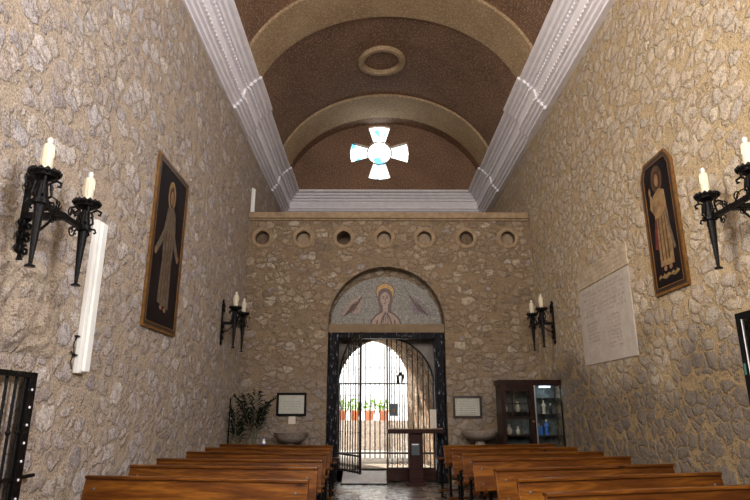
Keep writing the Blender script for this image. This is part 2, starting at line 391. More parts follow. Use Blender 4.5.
# rear wall of the gallery with the cross window opening
bm = bm_(); box(bm, XL-.5, XR+.5, Y1, Y1+.45, 4.35, 10.8); wr = struct('wall_rear', bm, 'vault')
WX, WZ = .22, 7.77+H
def petal(k, ang, y0, y1, r0=.36, r1=.90, w0=.19, w1=.345, grow=0.):
    pts = [(r0, -w0-grow), (r1-.04+grow, -w1-grow), (r1+grow, -w1*.45), (r1+.015+grow, 0), (r1+grow, w1*.45), (r1-.04+grow, w1+grow), (r0, w0+grow)]
    c, s = math.cos(ang), math.sin(ang)
    prism(k, [(WX+u*c-v*s, WZ+u*s+v*c) for u, v in pts], y0, y1)
for q in range(4):
    k = bm_(); petal(k, q*PI/2, Y1-.3, Y1+.7); cut(wr, k)
k = bm_(); prism(k, arc(WX, WZ, .40, .40, 0, 2*PI, 36)[:-1], Y1-.3, Y1+.7); cut(wr, k)
# window panes and leads
win = bpy.data.objects.new('window_1', None); C.objects.link(win); win['kind'] = 'structure'; win.location = (WX, Y1+.1, WZ)
win['label'] = 'cross-shaped stained glass window in the end wall of the vault'
def wloc(bm):
    for v in bm.verts: v.co -= Vector((WX, Y1+.1, WZ))
for q in range(4):
    k = bm_(); petal(k, q*PI/2, Y1+.10, Y1+.13, w0=.18, w1=.335, r1=.89); wloc(k); obj('pane', k, 'stained', win)
k = bm_(); prism(k, arc(WX, WZ, .36, .36, 0, 2*PI, 36)[:-1], Y1+.10, Y1+.13); wloc(k); obj('pane', k, 'stained', win)
k = bm_()
for i in range(36):
    a, b2 = 2*PI*i/36, 2*PI*(i+1)/36
    tube(k, [(WX+.385*math.cos(a), Y1+.08, WZ+.385*math.sin(a)), (WX+.385*math.cos(b2), Y1+.08, WZ+.385*math.sin(b2))], .022, 6)
wloc(k); obj('window_frame', k, 'ledge', win)
k = bm_()
for q in (0, 2):
    for sgn in (-1, 1):
        c, s = math.cos(q*PI/2), math.sin(q*PI/2)
        p = [(.38, sgn*.17), (.89, sgn*.325)]
        tube(k, [(WX+u*c-v*s, Y1+.08, WZ+u*s+v*c) for u, v in p], .014, 6)
wloc(k); obj('glazing_bar', k, 'lead', win)

# vault (shell with thickness), elliptical barrel
def ring_section(bm, a_in, b_in, a_out, b_out, zs, y0, y1, n=44):
    inn = arc(XC, zs, a_in, b_in, 0, PI, n); out = arc(XC, zs, a_out, b_out, PI, 0, n)
    prism_strip(bm, inn, out[::-1], y0, y1)
def prism_strip(bm, inn, out, y0, y1):
    V = [[bm.verts.new((u, y, v)) for u, v in L] for y in (y0, y1) for L in (inn, out)]
    i0, o0, i1, o1 = V; n = len(inn)
    for j in range(n-1):
        bm.faces.new((i0[j], i0[j+1], i1[j+1], i1[j])); bm.faces.new((o0[j], o1[j], o1[j+1], o0[j+1]))
        bm.faces.new((i0[j], o0[j], o0[j+1], i0[j+1])); bm.faces.new((i1[j], i1[j+1], o1[j+1], o1[j]))
    for j in (0, n-1): bm.faces.new((i0[j], i1[j], o1[j], o0[j]))
SZ = 7.68
bm = bm_(); ring_section(bm, 3.05, 2.47, 3.5, 2.95, SZ, Y0, Y1); struct('ceiling', bm, 'vault', smooth=True)
for i, (a, b2) in enumerate(((-2.2, -1.1), (3.9, 5.1), (10.1, 11.25), (14.72, 15.95))):
    bm = bm_(); ring_section(bm, 2.985, 2.395, 3.06, 2.48, SZ, a, b2)
    struct('trim_%d' % (i+2), bm, 'rib', smooth=True)
# round boss in the vault crown
k = bm_()
def vz(x): return SZ+2.47*math.sqrt(max(0, 1-((x-XC)/3.05)**2))
CX, CY = .24, 13.05
seg = 40
prof = [(.44, .06), (.44, -.04), (.49, -.10), (.58, -.10), (.62, -.05), (.62, .06)]
rr = [[k.verts.new((CX+r*math.cos(2*PI*i/seg), CY+r*math.sin(2*PI*i/seg), vz(CX+r*math.cos(2*PI*i/seg))+d)) for i in range(seg)] for r, d in prof]
for a, b2 in zip(rr, rr[1:]):
    for i in range(seg): k.faces.new((a[i], a[(i+1) % seg], b2[(i+1) % seg], b2[i]))
struct('trim_6', k, 'rib', 'round moulded ring in the crown of the vault', smooth=True)
# cornices
PROF = [(-.15, 7.0), (.03, 7.0), (.03, 7.05), (.015, 7.055), (.015, 7.07), (.075, 7.075), (.09, 7.11), (.075, 7.125), (.075, 7.14), (.13, 7.145), (.145, 7.17), (.13, 7.185), (.13, 7.20),
        (.19, 7.205), (.19, 7.235), (.165, 7.245), (.17, 7.26), (.205, 7.41), (.205, 7.425), (.265, 7.43), (.265, 7.46), (.245, 7.47), (.245, 7.485), (.30, 7.49), (.33, 7.525), (.31, 7.54), (.31, 7.555),
        (.37, 7.56), (.40, 7.60), (.385, 7.61), (.385, 7.625), (.45, 7.63), (.49, 7.65), (.49, 7.70), (-.15, 7.72)]
RS = .045
def side_cornice(x0, s, name, lab):
    bm = bm_()
    st = [(Y0, 0), (3.6, 0), (3.6, RS), (5.3, RS), (5.3, 0), (9.95, 0), (9.95, RS), (11.2, RS), (11.2, 0), (14.3, 0), (14.3, RS), (Y1, RS)]
    rings = []
    for y, e in st:
        rings.append([bm.verts.new((x0+s*(p+(e if p > 0 else 0)), y, z)) for p, z in PROF])
    for a, b2 in zip(rings, rings[1:]):
        for j in range(len(PROF)): bm.faces.new((a[j], a[(j+1) % len(PROF)], b2[(j+1) % len(PROF)], b2[j]))
    bm.faces.new(rings[0]); bm.faces.new(rings[-1][::-1])
    y = 3.0                                     # bead rows
    while y < Y1-.6:
        e = RS if (3.6 < y < 5.25 or 9.95 < y < 11.15 or y > 14.3) else 0
        for p0, z0, hh in ((.262, 7.425, .045), (.188, 7.20, .04)):
            xa, xb = x0+s*(p0+e-.03), x0+s*(p0+e+.018)
            box(bm, min(xa, xb), max(xa, xb), y, y+.05, z0, z0+hh)
        y += .10
    return struct(name, bm, 'cornice', lab)
side_cornice(XL, 1, 'trim_7', 'white moulded cornice along the left wall')
side_cornice(XR-.07, -1, 'trim_8', 'white moulded cornice along the right wall')
bm = bm_()
rings = [[bm.verts.new((x, Y1-(p+.06 if p > 0 else p), z)) for p, z in PROF] for x in (XL, XR)]
for j in range(len(PROF)): bm.faces.new((rings[0][j], rings[0][(j+1) % len(PROF)], rings[1][(j+1) % len(PROF)], rings[1][j]))
bm.faces.new(rings[0]); bm.faces.new(rings[1][::-1])
struct('trim_9', bm, 'cornice', 'white moulded cornice across the gallery end wall')

# clay roundels in the parapet
places = ['leftmost clay ring in the row across the parapet', 'second clay ring from the left in the parapet', 'third clay ring from the left, open and dark inside',
          'middle clay ring, right above the doorway arch', 'third clay ring from the right in the parapet', 'second clay ring from the right in the parapet', 'rightmost clay ring in the row, close to the right wall']
R90 = Matrix.Rotation(-PI/2, 3, 'X')
for i, hx in enumerate(HX):
    t = thing('roundel', places[i], 'roundel', (hx, YB, HZ), group='clay roundels in the gallery parapet')
    k = bm_(); lathe(k, [(.155, .01), (.155, -.015), (.175, -.03), (.215, -.035), (.24, -.02), (.245, .01), (.20, .02), (.165, .02), (.155, .01)], seg=30, rotm=R90)
    bmesh.ops.delete(k, geom=[f for f in k.faces if len(f.verts) > 4], context='FACES_ONLY'); obj('ring', k, 'ledge', t, smooth=True)
    k = bm_(); rr = .155
    for r0 in (rr,):
        A = [[k.verts.new((r*math.cos(2*PI*j/28), y, r*math.sin(2*PI*j/28))) for j in range(28)] for r, y in ((.155, 0), (.155, .45), (.19, .45), (.19, 0))]
        for a, b2 in zip(A, A[1:]+A[:1]):
            for j in range(28): k.faces.new((a[j], a[(j+1) % 28], b2[(j+1) % 28], b2[j]))
    obj('tube', k, 'clay_in', t, smooth=True)
    k = bm_()
    dep = .16 if i != 2 else .44
    a_top = [PI, 2.2, PI, PI, PI, PI, PI][i]
    prism(k, arc(0, 0, .15, .15, 0, 2*PI, 28)[:-1], dep, dep+.02)
    obj('plug', k, 'clay_in' if i in (0, 2, 5) else 'clay', t)

# ------------------------------------------------------------------ doorway
# mosaic lunette
t = thing('mosaic', 'semicircular mosaic of a praying haloed woman set over the door', 'mosaic', (DX, 12.22, 3.15))
k = bm_(); prism(k, [(-1.18, 0), (1.18, 0)]+arc(0, 0, 1.18, 1.04, 0, PI, 40)[1:-1], 0, .1); obj('mosaic_ground', k, 'mos_bg', t)
def flat(name, pts, d, mat, par, th=.008):
    k = bm_(); prism(k, pts, -d, -d+th+.0005); return obj(name, k, mat, par)
def ell(cx, cz, rx, rz, n=24): return arc(cx, cz, rx, rz, 0, 2*PI, n)[:-1]
fy = .008
hx0 = -.02
flat('halo_outline', ell(hx0, .70, .205, .205), .008, 'mos_dark', t)
flat('halo', ell(hx0, .70, .188, .188), .012, 'mos_gold', t)
flat('hair', [(hx0-.15, .20), (hx0-.115, .34), (hx0-.16, .52), (hx0-.15, .64)]+arc(hx0, .64, .15, .15, PI, 0, 12)[1:]+[(hx0+.16, .52), (hx0+.125, .34), (hx0+.145, .20), (hx0, .1)], .016, 'mos_dark', t)
rb = flat('robe', [(-.33, 0), (-.30, .10), (-.22, .20), (-.10, .27), (0, .22), (.09, .27), (.20, .20), (.28, .10), (.31, 0)], .018, 'mos_robe', t)
k = bm_()
for P in ([(-.33, 0), (-.30, .10), (-.22, .20), (-.10, .27)], [(.31, 0), (.28, .10), (.20, .20), (.09, .27)], [(-.12, .0), (-.08, .14), (-.03, .24)], [(.12, 0), (.08, .14), (.02, .24)], [(-.2, 0), (-.19, .1)], [(.19, 0), (.18, .1)]):
    tube(k, [(u, -.022, v) for u, v in P], 0.0149, 5)
obj('robe_line', k, 'mos_dark', t)
flat('neck', [(-.065, .24), (.03, .24), (.04, .44), (-.075, .44)], .021, 'mos_skin', t)
flat('face', ell(hx0, .55, .105, .15), .024, 'mos_skin', t)
flat('hands', [(-.05, .02), (-.065, .10), (-.035, .22), (-.01, .30), (.015, .22), (.045, .10), (.03, .02)], .026, 'mos_skin', t)
k = bm_()
tube(k, [(-.01, -.03, .01), (-.01, -.03, .28)], 0.0068, 5)
tube(k, [(-.05, -.03, .03), (-.062, -.03, .10), (-.032, -.03, .22), (-.01, -.03, .3), (.014, -.03, .22), (.044, -.03, .10), (.03, -.03, .03)], 0.0081, 5)
obj('hand_line', k, 'mos_dark', t)
k = bm_()
for sx in (-1, 1):
    tube(k, [(hx0+sx*.022, -.028, 0.567), (hx0+sx*.042, -.028, 0.575), (hx0+sx*.062, -.028, 0.563)], 0.0095, 5)
    tube(k, [(hx0+sx*.018, -.028, 0.600), (hx0+sx*.045, -.028, 0.608), (hx0+sx*.068, -.028, 0.595)], 0.0068, 5)
tube(k, [(hx0, -.028, 0.561), (hx0+.012, -.028, 0.511), (hx0-.002, -.028, 0.503)], 0.0068, 5)
tube(k, [(hx0-.026, -.028, 0.466), (hx0, -.028, 0.460), (hx0+.026, -.028, 0.466)], 0.0095, 5)
obj('face_line', k, 'mos_dark', t)
for sx, mm, nm in ((-1, 'mos_robe', 'left_angel'), (1, 'mos_wing', 'right_angel')):
    bx_, bz_ = sx*.66, .30
    flat('angel_head', ell(bx_+sx*-.01, bz_+.04, .10, .11), .016, 'mos_robe' if sx < 0 else 'mos_wing', t)
    flat('angel_wing', [(bx_-sx*.15, bz_+.10), (bx_-sx*.13, bz_+.34), (bx_-sx*.03, bz_+.27), (bx_+sx*.10, bz_+.20), (bx_+sx*.24, bz_+.05), (bx_+sx*.30, bz_-.12), (bx_+sx*.12, bz_-.03), (bx_, bz_+.06)][::sx], .012, mm, t)
    k = bm_()
    for j in range(4):
        tube(k, [(bx_+sx*(.05+.06*j), -.02, bz_-.02-.03*j), (bx_-sx*(.06-.06*j), -.02, bz_+.16-.045*j), (bx_-sx*(.14-.06*j), -.02, bz_+.30-.05*j)], 0.0108, 5)
    tube(k, [(bx_-sx*.06, -.024, bz_+.045), (bx_-sx*.02, -.024, bz_+.03)], 0.0095, 5)
    tube(k, [(bx_+sx*.03, -.024, bz_+.06), (bx_+sx*.06, -.024, bz_+.05)], 0.0095, 5)
    obj('angel_line', k, 'mos_dark', t)
    k = bm_()
    tube(k, [(bx_-sx*.25, -.018, bz_+.52), (bx_-sx*.14, -.018, bz_+.34), (bx_-sx*.02, -.018, bz_+.18), (bx_+sx*.12, -.018, bz_+.10), (bx_+sx*.26, -.018, bz_+.02)], 0.0121, 5)
    tube(k, [(bx_-sx*.16, -.018, bz_+.26), (bx_, -.018, bz_+.14), (bx_+sx*.2, -.018, bz_+.16)], 0.0081, 5)
    obj('light_ray', k, 'mos_pale', t)
# plaster lintel strip
bm = bm_(); box(bm, DX-1.22, DX+1.22, 12.10, 12.6, 2.97, 3.15); struct('trim_10', bm, 'reveal', 'brown plaster lintel between mosaic and door frame')
bm = bm_(); prism(bm, [(DX-1.22, 3.15), (DX+1.22, 3.15)]+arc(DX, 3.15, 1.22, 1.22, 0, PI, 30)[1:-1], 12.33, 12.6); struct('trim_11', bm, 'wall_b')
# black door frame
d = bpy.data.objects.new('door_1', None); C.objects.link(d); d['kind'] = 'structure'; d.location = (DX, 12.2, 0); d['label'] = 'black chipped door frame around the entrance'
for sx in (-1, 1):
    bm = bm_(); a, b2 = sorted((sx*1.20, sx*1.02)); box(bm, a, b2, -.09, .12, 0, 2.97)
    a, b2 = sorted((sx*1.06, sx*1.00)); box(bm, a, b2, -.03, .12, 0, 2.87); obj('jamb', bm, 'chipped', d, bevel=.012)
bm = bm_(); box(bm, -1.02, 1.02, -.09, .12, 2.85, 2.97); obj('lintel', bm, 'chipped', d, bevel=.012)
# inner plastered wall with the round arch
bm = bm_(); box(bm, DX-1.6, DX+1.6, 12.62, 13.0, 0, 4.35); wi = struct('wall_inner', bm, 'mosaic_stone')
k = bm_(); prism(k, arch_pts(DX, 1.03, .2, 1.9), 12.4, 13.2); cut(wi, k)
# stone passage, narrowing towards the yard
bm = bm_()
n = 28
inn0 = [(DX-1.08, .2)]+[(DX+1.08*math.cos(PI-PI*i/n), 1.88+1.08*math.sin(PI-PI*i/n)) for i in range(n+1)]+[(DX+1.08, .2)]
c2, r2 = -.14, 1.10
inn1 = [(c2-r2, .2)]+[(c2+r2*math.cos(PI-PI*i/n), 2.12+r2*math.sin(PI-PI*i/n)) for i in range(n+1)]+[(c2+r2, .2)]
def out_of(u, v, cx): return (cx+(u-cx)*1.9+(.25 if u > cx else -.25), v if v < .3 else v+1.0)
o0 = [(DX+(u-DX)*1.5, v if v < .25 else 1.9+(v-1.9)*1.5 if v > 1.9 else v) for u, v in inn0]
o1 = [(c2+(u-c2)*1.8, v if v < .25 else 2.12+(v-2.12)*1.6 if v > 2.12 else v) for u, v in inn1]
i0 = [bm.verts.new((u, 13.0, v)) for u, v in inn0]; i1 = [bm.verts.new((u, 15.8, v)) for u, v in inn1]
p0 = [bm.verts.new((u, 13.0, v)) for u, v in o0]; p1 = [bm.verts.new((u, 15.8, v)) for u, v in o1]
for j in range(len(i0)-1):
    bm.faces.new((i0[j], i0[j+1], i1[j+1], i1[j])); bm.faces.new((p0[j], p1[j], p1[j+1], p0[j+1]))
    bm.faces.new((i0[j], p0[j], p0[j+1], i0[j+1])); bm.faces.new((i1[j], i1[j+1], p1[j+1], p1[j]))
for j in (0, -1): bm.faces.new((i0[j], i1[j], p1[j], p0[j]))
struct('wall_passage', bm, 'ext_stone')
bm = bm_(); box(bm, DX-1.25, DX+1.25, 12.62, 12.75, 0, .2); box(bm, XL-3, XR+3, 12.75, 23, -.1, .2); struct('ground', bm, 'extfloor')
# ramp
t = thing('ramp', 'pale grey wooden ramp up to the open gate leaf', 'ramp', (-.17, 12.0, 0))
k = bm_(); prism(k, [(0, .0), (.62, 0), (.62, .20), (0, .02)], -.42, .46, axis='x'); obj('board', k, 'ramp', t)
k = bm_(); box(k, -.44, .48, -.02, .0, 0, .025); obj('edge_strip', k, 'iron', t)

# gates -----------------------------------------------------------------
def scroll(k, c, r, a0, turns, axis='xz', rad=.006, y=0., s=1):
    pts = []
    for i in range(15):
        f = i/14; a = a0+s*turns*2*PI*f; q = r*(1-.75*f)
        pts.append((c[0]+q*math.cos(a), y, c[1]+q*math.sin(a)) if axis == 'xz' else (y, c[0]+q*math.cos(a), c[1]+q*math.sin(a)))
    tube(k, pts, rad, 5)
def leaf(name, label, loc, rz, sgn, group, board=False):
    """arch-topped iron gate leaf: hinge at x=0, free stile at x=sgn*1.02, full height 2.9"""
    t = thing(name, label, 'gate', loc, rz, group)
    W = 1.0
    def top(u): return 1.68+math.sqrt(max(0, 1.0-(W-u)**2*1.0)) - .02      # u measured from hinge
    k = bm_(); box(k, min(0, sgn*.035), max(0, sgn*.035), -.018, .018, 0, 1.72); obj('hinge_stile', k, 'iron2', t)
    k = bm_(); a, b2 = sorted((sgn*(W-.0), sgn*(W-.04))); box(k, a, b2, -.018, .018, 0, 2.66); obj('lock_stile', k, 'iron2', t)
    k = bm_()
    tube(k, [(sgn*(W-W*math.cos(PI/2*i/16)), 0, 1.68+1.0*math.sin(PI/2*i/16)-.02) for i in range(17)], .02, 6); obj('arch_rail', k, 'iron2', t)
    for z in (.03, .32):
        k = bm_(); a, b2 = sorted((0, sgn*W)); box(k, a, b2, -.014, .014, z-.018, z+.018); obj('rail', k, 'iron2', t)
    for j in range(1, 9):
        u = W*j/9
        k = bm_(); tube(k, [(sgn*u, 0, .0), (sgn*u, 0, top(u))], .0115, 6)
        for z in (.75, 1.45, 1.95, 2.25):
            if z < top(u)-.1: lathe(k, [(.006, -.022), (.019, 0), (.006, .022)], (sgn*u, 0, z), 8)
        obj('bar', k, 'iron2', t)
    for j in range(0, 9):
        u = W*(j+.5)/9
        if j % 2 == 0 and top(u) > 2.0:
            for dz, a in ((.14, PI/2), (.24, -PI/2)):
                k = bm_(); scroll(k, (sgn*u, top(u)-dz), .045, a, 1.3); obj('scroll', k, 'iron2', t)
        k = bm_(); scroll(k, (sgn*u, .12), .04, 0, 1.2); obj('scroll', k, 'iron2', t)
    return t
GZ = .23
g1 = leaf('iron_gate', 'open iron gate leaf swung into the church above the ramp', (DX-1.00, 12.42, GZ), math.radians(-61), 1, 'arched iron gate leaves at the entrance')
g2 = leaf('iron_gate', 'closed iron gate leaf behind the wooden stand', (DX+1.00, 12.42, GZ), 0, -1, 'arched iron gate leaves at the entrance')
k = bm_(); box(k, -1.0, .0, -.03, .03, -.20, .03); obj('kick_board', k, 'maroon', g2)
k = bm_(); box(k, -.925, -.76, -.05, -.03, 1.05, 1.30); sg = obj('notice_board', k, 'sign', g2); 
k = bm_(); box(k, -.87, -.82, -.054, -.05, 1.13, 1.20); obj('notice_mark', k, 'pt_halo', sg)
k = bm_(); box(k, -.13, .0, -.22, -.215, .82, 1.18); 
t = obj('notice', k, 'paper', None, loc=(DX+1.0, 12.3, GZ)); tag(t, 'small white paper notice beside the right door jamb', 'notice')

t = thing('yard_grille', 'outer iron grille of thin knotted bars at the yard end of the passage', 'grille', (0, 15.85, .2))
for z in (.12, 1.88):
    k = bm_(); box(k, -1.25, 1.0, -.015, .015, z-.02, z+.02); obj('rail', k, 'iron2', t)
for j in range(18):
    u = -1.22+.13*j; th = 3.0
    k = bm_(); tube(k, [(u, 0, 0), (u, 0, max(.3, (2.12-.2)+math.sqrt(max(0, 1.1**2-(u+.14)**2))))], .016 if j != 13 else .022, 6)
    for z in (.6, 1.3, 2.3):
        if z < 1.9 or abs(u+.14) < .9: lathe(k, [(.006, -.03), (.026, 0), (.006, .03)], (u, 0, z), 8)
    obj('bar', k, 'iron2', t)

# yard beyond ------------------------------------------------------------
bm = bm_(); box(bm, -6, 6, 18.9, 19.5, .2, 1.08); o = obj('stone_planter_wall', bm, 'yard_stone'); tag(o, 'low rubble wall outside the gate carrying the flower pots', 'wall')
bm = bm_(); box(bm, -7, 7, 22.0, 22.4, 0, 7.0); struct('wall_yard', bm, 'extwhite')
def pot_plant(x, lab, hgt, rad, seed, base=None):
    rnd = random.Random(seed)
    t = thing('potted_plant', lab, 'plant', (x, 19.15, 1.08), group='potted plants on the yard wall')
    k = bm_(); lathe(k, [(.11, 0), (.15, .24), (.175, .25), (.175, .31), (.15, .31), (.14, .27)], seg=20); obj('pot', k, 'terra', t, smooth=True)
    k = bm_()
    for j in range(90):
        a = rnd.uniform(0, 2*PI); q = rad*math.sqrt(rnd.random()); z = .28+rnd.random()*hgt*(1-.5*q/rad)
        c = Vector((q*math.cos(a), q*math.sin(a)*.6, z)); l = rnd.uniform(.07, .13)
        dr = Vector((math.cos(a)*.6+rnd.uniform(-.5, .5), math.sin(a)*.6+rnd.uniform(-.5, .5), rnd.uniform(-.1, .9))).normalized()
        sd = dr.cross(Vector((rnd.uniform(-1, 1), rnd.uniform(-1, 1), rnd.uniform(-1, 1)))).normalized()*l*.28
        vs = [k.verts.new(p) for p in (c, c+dr*l*.5+sd, c+dr*l, c+dr*l*.5-sd)]; k.faces.new(vs)
    obj('foliage', k, 'leaf2', t)
    k = bm_()
    for j in range(5): tube(k, [(0, 0, .22), (rnd.uniform(-.1, .1), rnd.uniform(-.06, .06), .28+hgt*.7)], .007, 5)
    obj('stem', k, 'leaf_stem', t)
for i, (x, lab, hg, ra) in enumerate(((-.98, 'leftmost bushy green plant in a terracotta pot outside the gate', .52, .19), (-.55, 'second pot plant from the left on the yard wall', .46, .19),
        (-.08, 'taller pot plant left of the gate centre on the yard wall', .60, .19), (.38, 'small rightmost pot plant on the yard wall', .42, .19))):
    pot_plant(x, lab, hg, ra, 40+i)
t = thing('lantern', 'dark hanging lantern seen through the upper right of the gate', 'lantern', (.72, 15.2, 2.05))
k = bm_(); lathe(k, [(.03, .30), (.10, .22), (.115, .21), (.10, .20)], seg=6); obj('cap', k, 'iron', t)
k = bm_(); lathe(k, [(.06, 0), (.09, .20)], seg=6); obj('glass_body', k, 'glass', t)
k = bm_()
for j in range(6):
    a = 2*PI*j/6; tube(k, [(.062*math.cos(a), .062*math.sin(a), 0), (.093*math.cos(a), .093*math.sin(a), .20)], .006, 5)
lathe(k, [(.066, -.015), (.066, .0)], seg=6); obj('cage', k, 'iron', t)
k = bm_(); tube(k, [(0, 0, .29), (0, 0, .9)], .006, 5); obj('chain', k, 'iron', t)

# ------------------------------------------------------------------ pews
def pew_mesh(name, L, label, loc, rz, group):
    """faces -Y (towards the altar); origin mid-length on the floor at the back board"""
    t = thing(name, label, 'pew', loc, rz, group)
    k = bm_()
    ang = .10
    vs = box(k, -L/2, L/2, -.012, .018, .53, .845)
    for v in vs: v.co.y += (v.co.z-.53)*.20
    obj('backrest', k, 'pew', t, bevel=.006)
    k = bm_(); box(k, -L/2, L/2, .035, .10, .838, .862); obj('top_rail', k, 'pew', t, bevel=.005)
    k = bm_(); box(k, -L/2, L/2, -.40, -.02, .415, .445); obj('seat', k, 'pew', t, bevel=.006)
    k = bm_(); box(k, -L/2, L/2, .22, .40, .645, .665); obj('book_shelf', k, 'pew', t, bevel=.004)
    k = bm_(); box(k, -L/2+.05, L/2-.05, .28, .42, .16, .185); obj('kneeler', k, 'pew', t, bevel=.004)
    for x in (-L/2+.10, L/2-.10):
        k = bm_()
        for xx in (x-.012, ):
            box(k, xx, xx+.03, -.37, -.33, 0, .415)
            vs = box(k, xx, xx+.03, .02, .055, 0, .80)
            for v in vs:
                v.co.y += (v.co.z-.53)*.2 if v.co.z > .5 else .0
            box(k, xx, xx+.03, -.37, .05, .37, .41)
            box(k, xx, xx+.03, -.37, .42, .06, .09)
            box(k, xx, xx+.03, .05, .40, .61, .645); box(k, xx, xx+.03, .37, .40, .06, .645)
        obj('leg', k, 'iron', t)
    k = bm_()
    for x in (-L/2+.10, L/2-.10):
        for z in (.60, .76):
            lathe(k, [(.0, -.012), (.010, -.010), (.012, 0)], (x, -.01+(z-.53)*.2, z), 8, rotm=R90)
    obj('bolt', k, 'steel', t)
    return t
def place(pl):
    out = []
    for (x0, y0, x1, y1) in pl:
        L = math.hypot(x1-x0, y1-y0); out.append(((x0+x1)/2, (y0+y1)/2, math.atan2(y1-y0, x1-x0), L))
    return out
#PEWDATA
LP = [(-2.52, 9.95, -.63, 9.45), (-2.50, 9.05, -.61, 8.62), (-2.50, 8.15, -.60, 7.74), (-2.49, 7.02, -.56, 6.75), (-2.48, 6.20, -.53, 5.92), (-2.46, 5.20, -.50, 4.87)]
RP = [(1.12, 9.45, 3.10, 10.05), (1.14, 8.60, 3.12, 9.12), (1.16, 7.70, 3.14, 8.15), (1.14, 6.85, 3.14, 7.30), (1.18, 5.75, 3.14, 6.28), (1.20, 4.92, 3.14, 5.45), (1.20, 4.10, 3.12, 4.60)]
LL = ['farthest pew of the left row, just before the basin and palms', 'second farthest pew of the left row', 'third farthest pew of the left row', 'third nearest pew of the left row',
      'second nearest pew of the left row', 'nearest pew of the left row, cut by the bottom edge']
RL = ['farthest pew of the right row, just before the cabinet', 'second farthest pew of the right row', 'third farthest pew of the right row', 'middle pew of the right row',
      'third nearest pew of the right row', 'second nearest pew of the right row', 'nearest pew of the right row, cut by the bottom edge']
for data, labs, grp in ((LP, LL, 'brown wooden pews of the left row'), (RP, RL, 'brown wooden pews of the right row')):
    pr = place(data); L = sum(p[3] for p in pr)/len(pr); p0 = None
    for (x, y, rz, _), lab in zip(pr, labs):
        lab = 'varnished wooden ' + lab
        if p0 is None: p0 = pew_mesh('pew', L, lab, (x, y, 0), rz, grp)
        else: dup(p0, (x, y, 0), rz, lab, grp)

# ------------------------------------------------------------------ wrought iron sconces
def sconce(label, loc, w=.32, d=.315):
    """on a wall facing +X; origin at wall, at cup height"""
    t = thing('wall_sconce', label, 'sconce', loc, 0, 'double wrought iron candle sconces')
    k = bm_()
    box(k, 0, .025, -.028, .028, -.52, .12)
    for z in (-.48, -.38, -.28, .02, .10):
        for s in (-1, 1):
            scroll(k, (s*.055, z), .042, PI/2, 1.1, axis='yz', rad=.011, y=.03, s=s)
    for z in (-.56, .16):
        prism(k, [(-.05, z), (0, z-.05), (.05, z), (0, z+.05)], .005, .03, axis='x')
    obj('wall_plate', k, 'iron', t)
    k = bm_()
    tube(k, [(.02, 0, -.22), (d, 0, -.22)], .020, 8); box(k, .02, d+.02, -.03, .03, -.245, -.195)
    tube(k, [(.02, 0, -.38), (.12, 0, -.36), (.2, 0, -.28), (.24, 0, -.23)], .010, 6)
    box(k, d-.02, d+.02, -w, w, -.240, -.200)
    for s in (-1, 1):
        tube(k, [(d, s*.06, -.20), (d, s*.12, -.13), (d, s*.2, -.13), (d, s*.26, -.17)], .006, 6)
        scroll(k, (s*.09, -.155), .045, 0, 1.2, axis='yz', rad=.006, y=d, s=s)
        scroll(k, (s*.14, -.290), .048, 0, 1.2, axis='yz', rad=.006, y=d, s=-s)
    obj('bracket', k, 'iron', t)
    for s in (-1, 1):
        k = bm_(); c = (d, s*w, 0)
        lathe(k, [(.006, -.70), (.034, -.70), (.036, -.69), (.012, -.675), (.014, -.66), (.038, -.24), (.060, -.235), (.060, -.205), (.048, -.20), (.030, -.06), (.06, -.03)], c, 12)
        hold = obj('torch', k, 'iron', t, smooth=False)
        k = bm_(); cu = c
        lathe(k, [(.05, -.045), (.085, -.03), (.095, .0), (.090, .012), (.06, .005)], cu, 18)
        for j in range(14):
            a = 2*PI*j/14
            lathe(k, [(.0, -.028), (.020, -.008), (.022, .006), (.0, .028)], (c[0]+.094*math.cos(a), c[1]+.094*math.sin(a), .005), 7)
        obj('drip_cup', k, 'iron', hold)
        k = bm_()
        for j in range(5):
            a = 2*PI*j/5+.3; ca, sa = math.cos(a), math.sin(a)
            pts = [(.03, -.20), (.065, -.17), (.055, -.11), (.05, -.07), (.085, -.05), (.118, -.065), (.112, -.095), (.095, -.088)]
            tube(k, [(c[0]+r*ca, c[1]+r*sa, z) for r, z in pts], .010, 6)
            pts = [(.05, -.22), (.085, -.22), (.095, -.245), (.078, -.255)]
            tube(k, [(c[0]+r*ca, c[1]+r*sa, z) for r, z in pts], .009, 6)
        obj('curl', k, 'iron', hold)
        k = bm_(); lathe(k, [(.040, 0), (.041, .215), (.036, .225)], c, 14)
        for j in range(4): tube(k, [(c[0]+.040*math.cos(j*1.7), c[1]+.040*math.sin(j*1.7), .20), (c[0]+.042*math.cos(j*1.7), c[1]+.042*math.sin(j*1.7), .12-.02*j)], .006, 5)
        cd = obj('candle', k, 'candle', t, smooth=True)
        k = bm_(); lathe(k, [(.015, .22), (.014, .235), (.022, .25), (.023, .27), (.012, .284), (.0, .286)], c, 12); obj('bulb', k, 'bulb', cd, smooth=True)
    return t
s0 = sconce('black two-candle iron sconce on the left wall, nearest the camera', (XL, 4.22, 1.66+H))
dup(s0, (XL, 10.28, 1.72+H), 0, 'small black two-candle sconce on the left wall above the palms', 'double wrought iron candle sconces')
dup(s0, (XR, 4.72, 1.93+H), PI, 'black iron sconce on the right wall, cut off by the right edge', 'double wrought iron candle sconces')
dup(s0, (XR, 10.85, 1.80+H), PI, 'black two-candle sconce on the right wall above the cabinet', 'double wrought iron candle sconces')

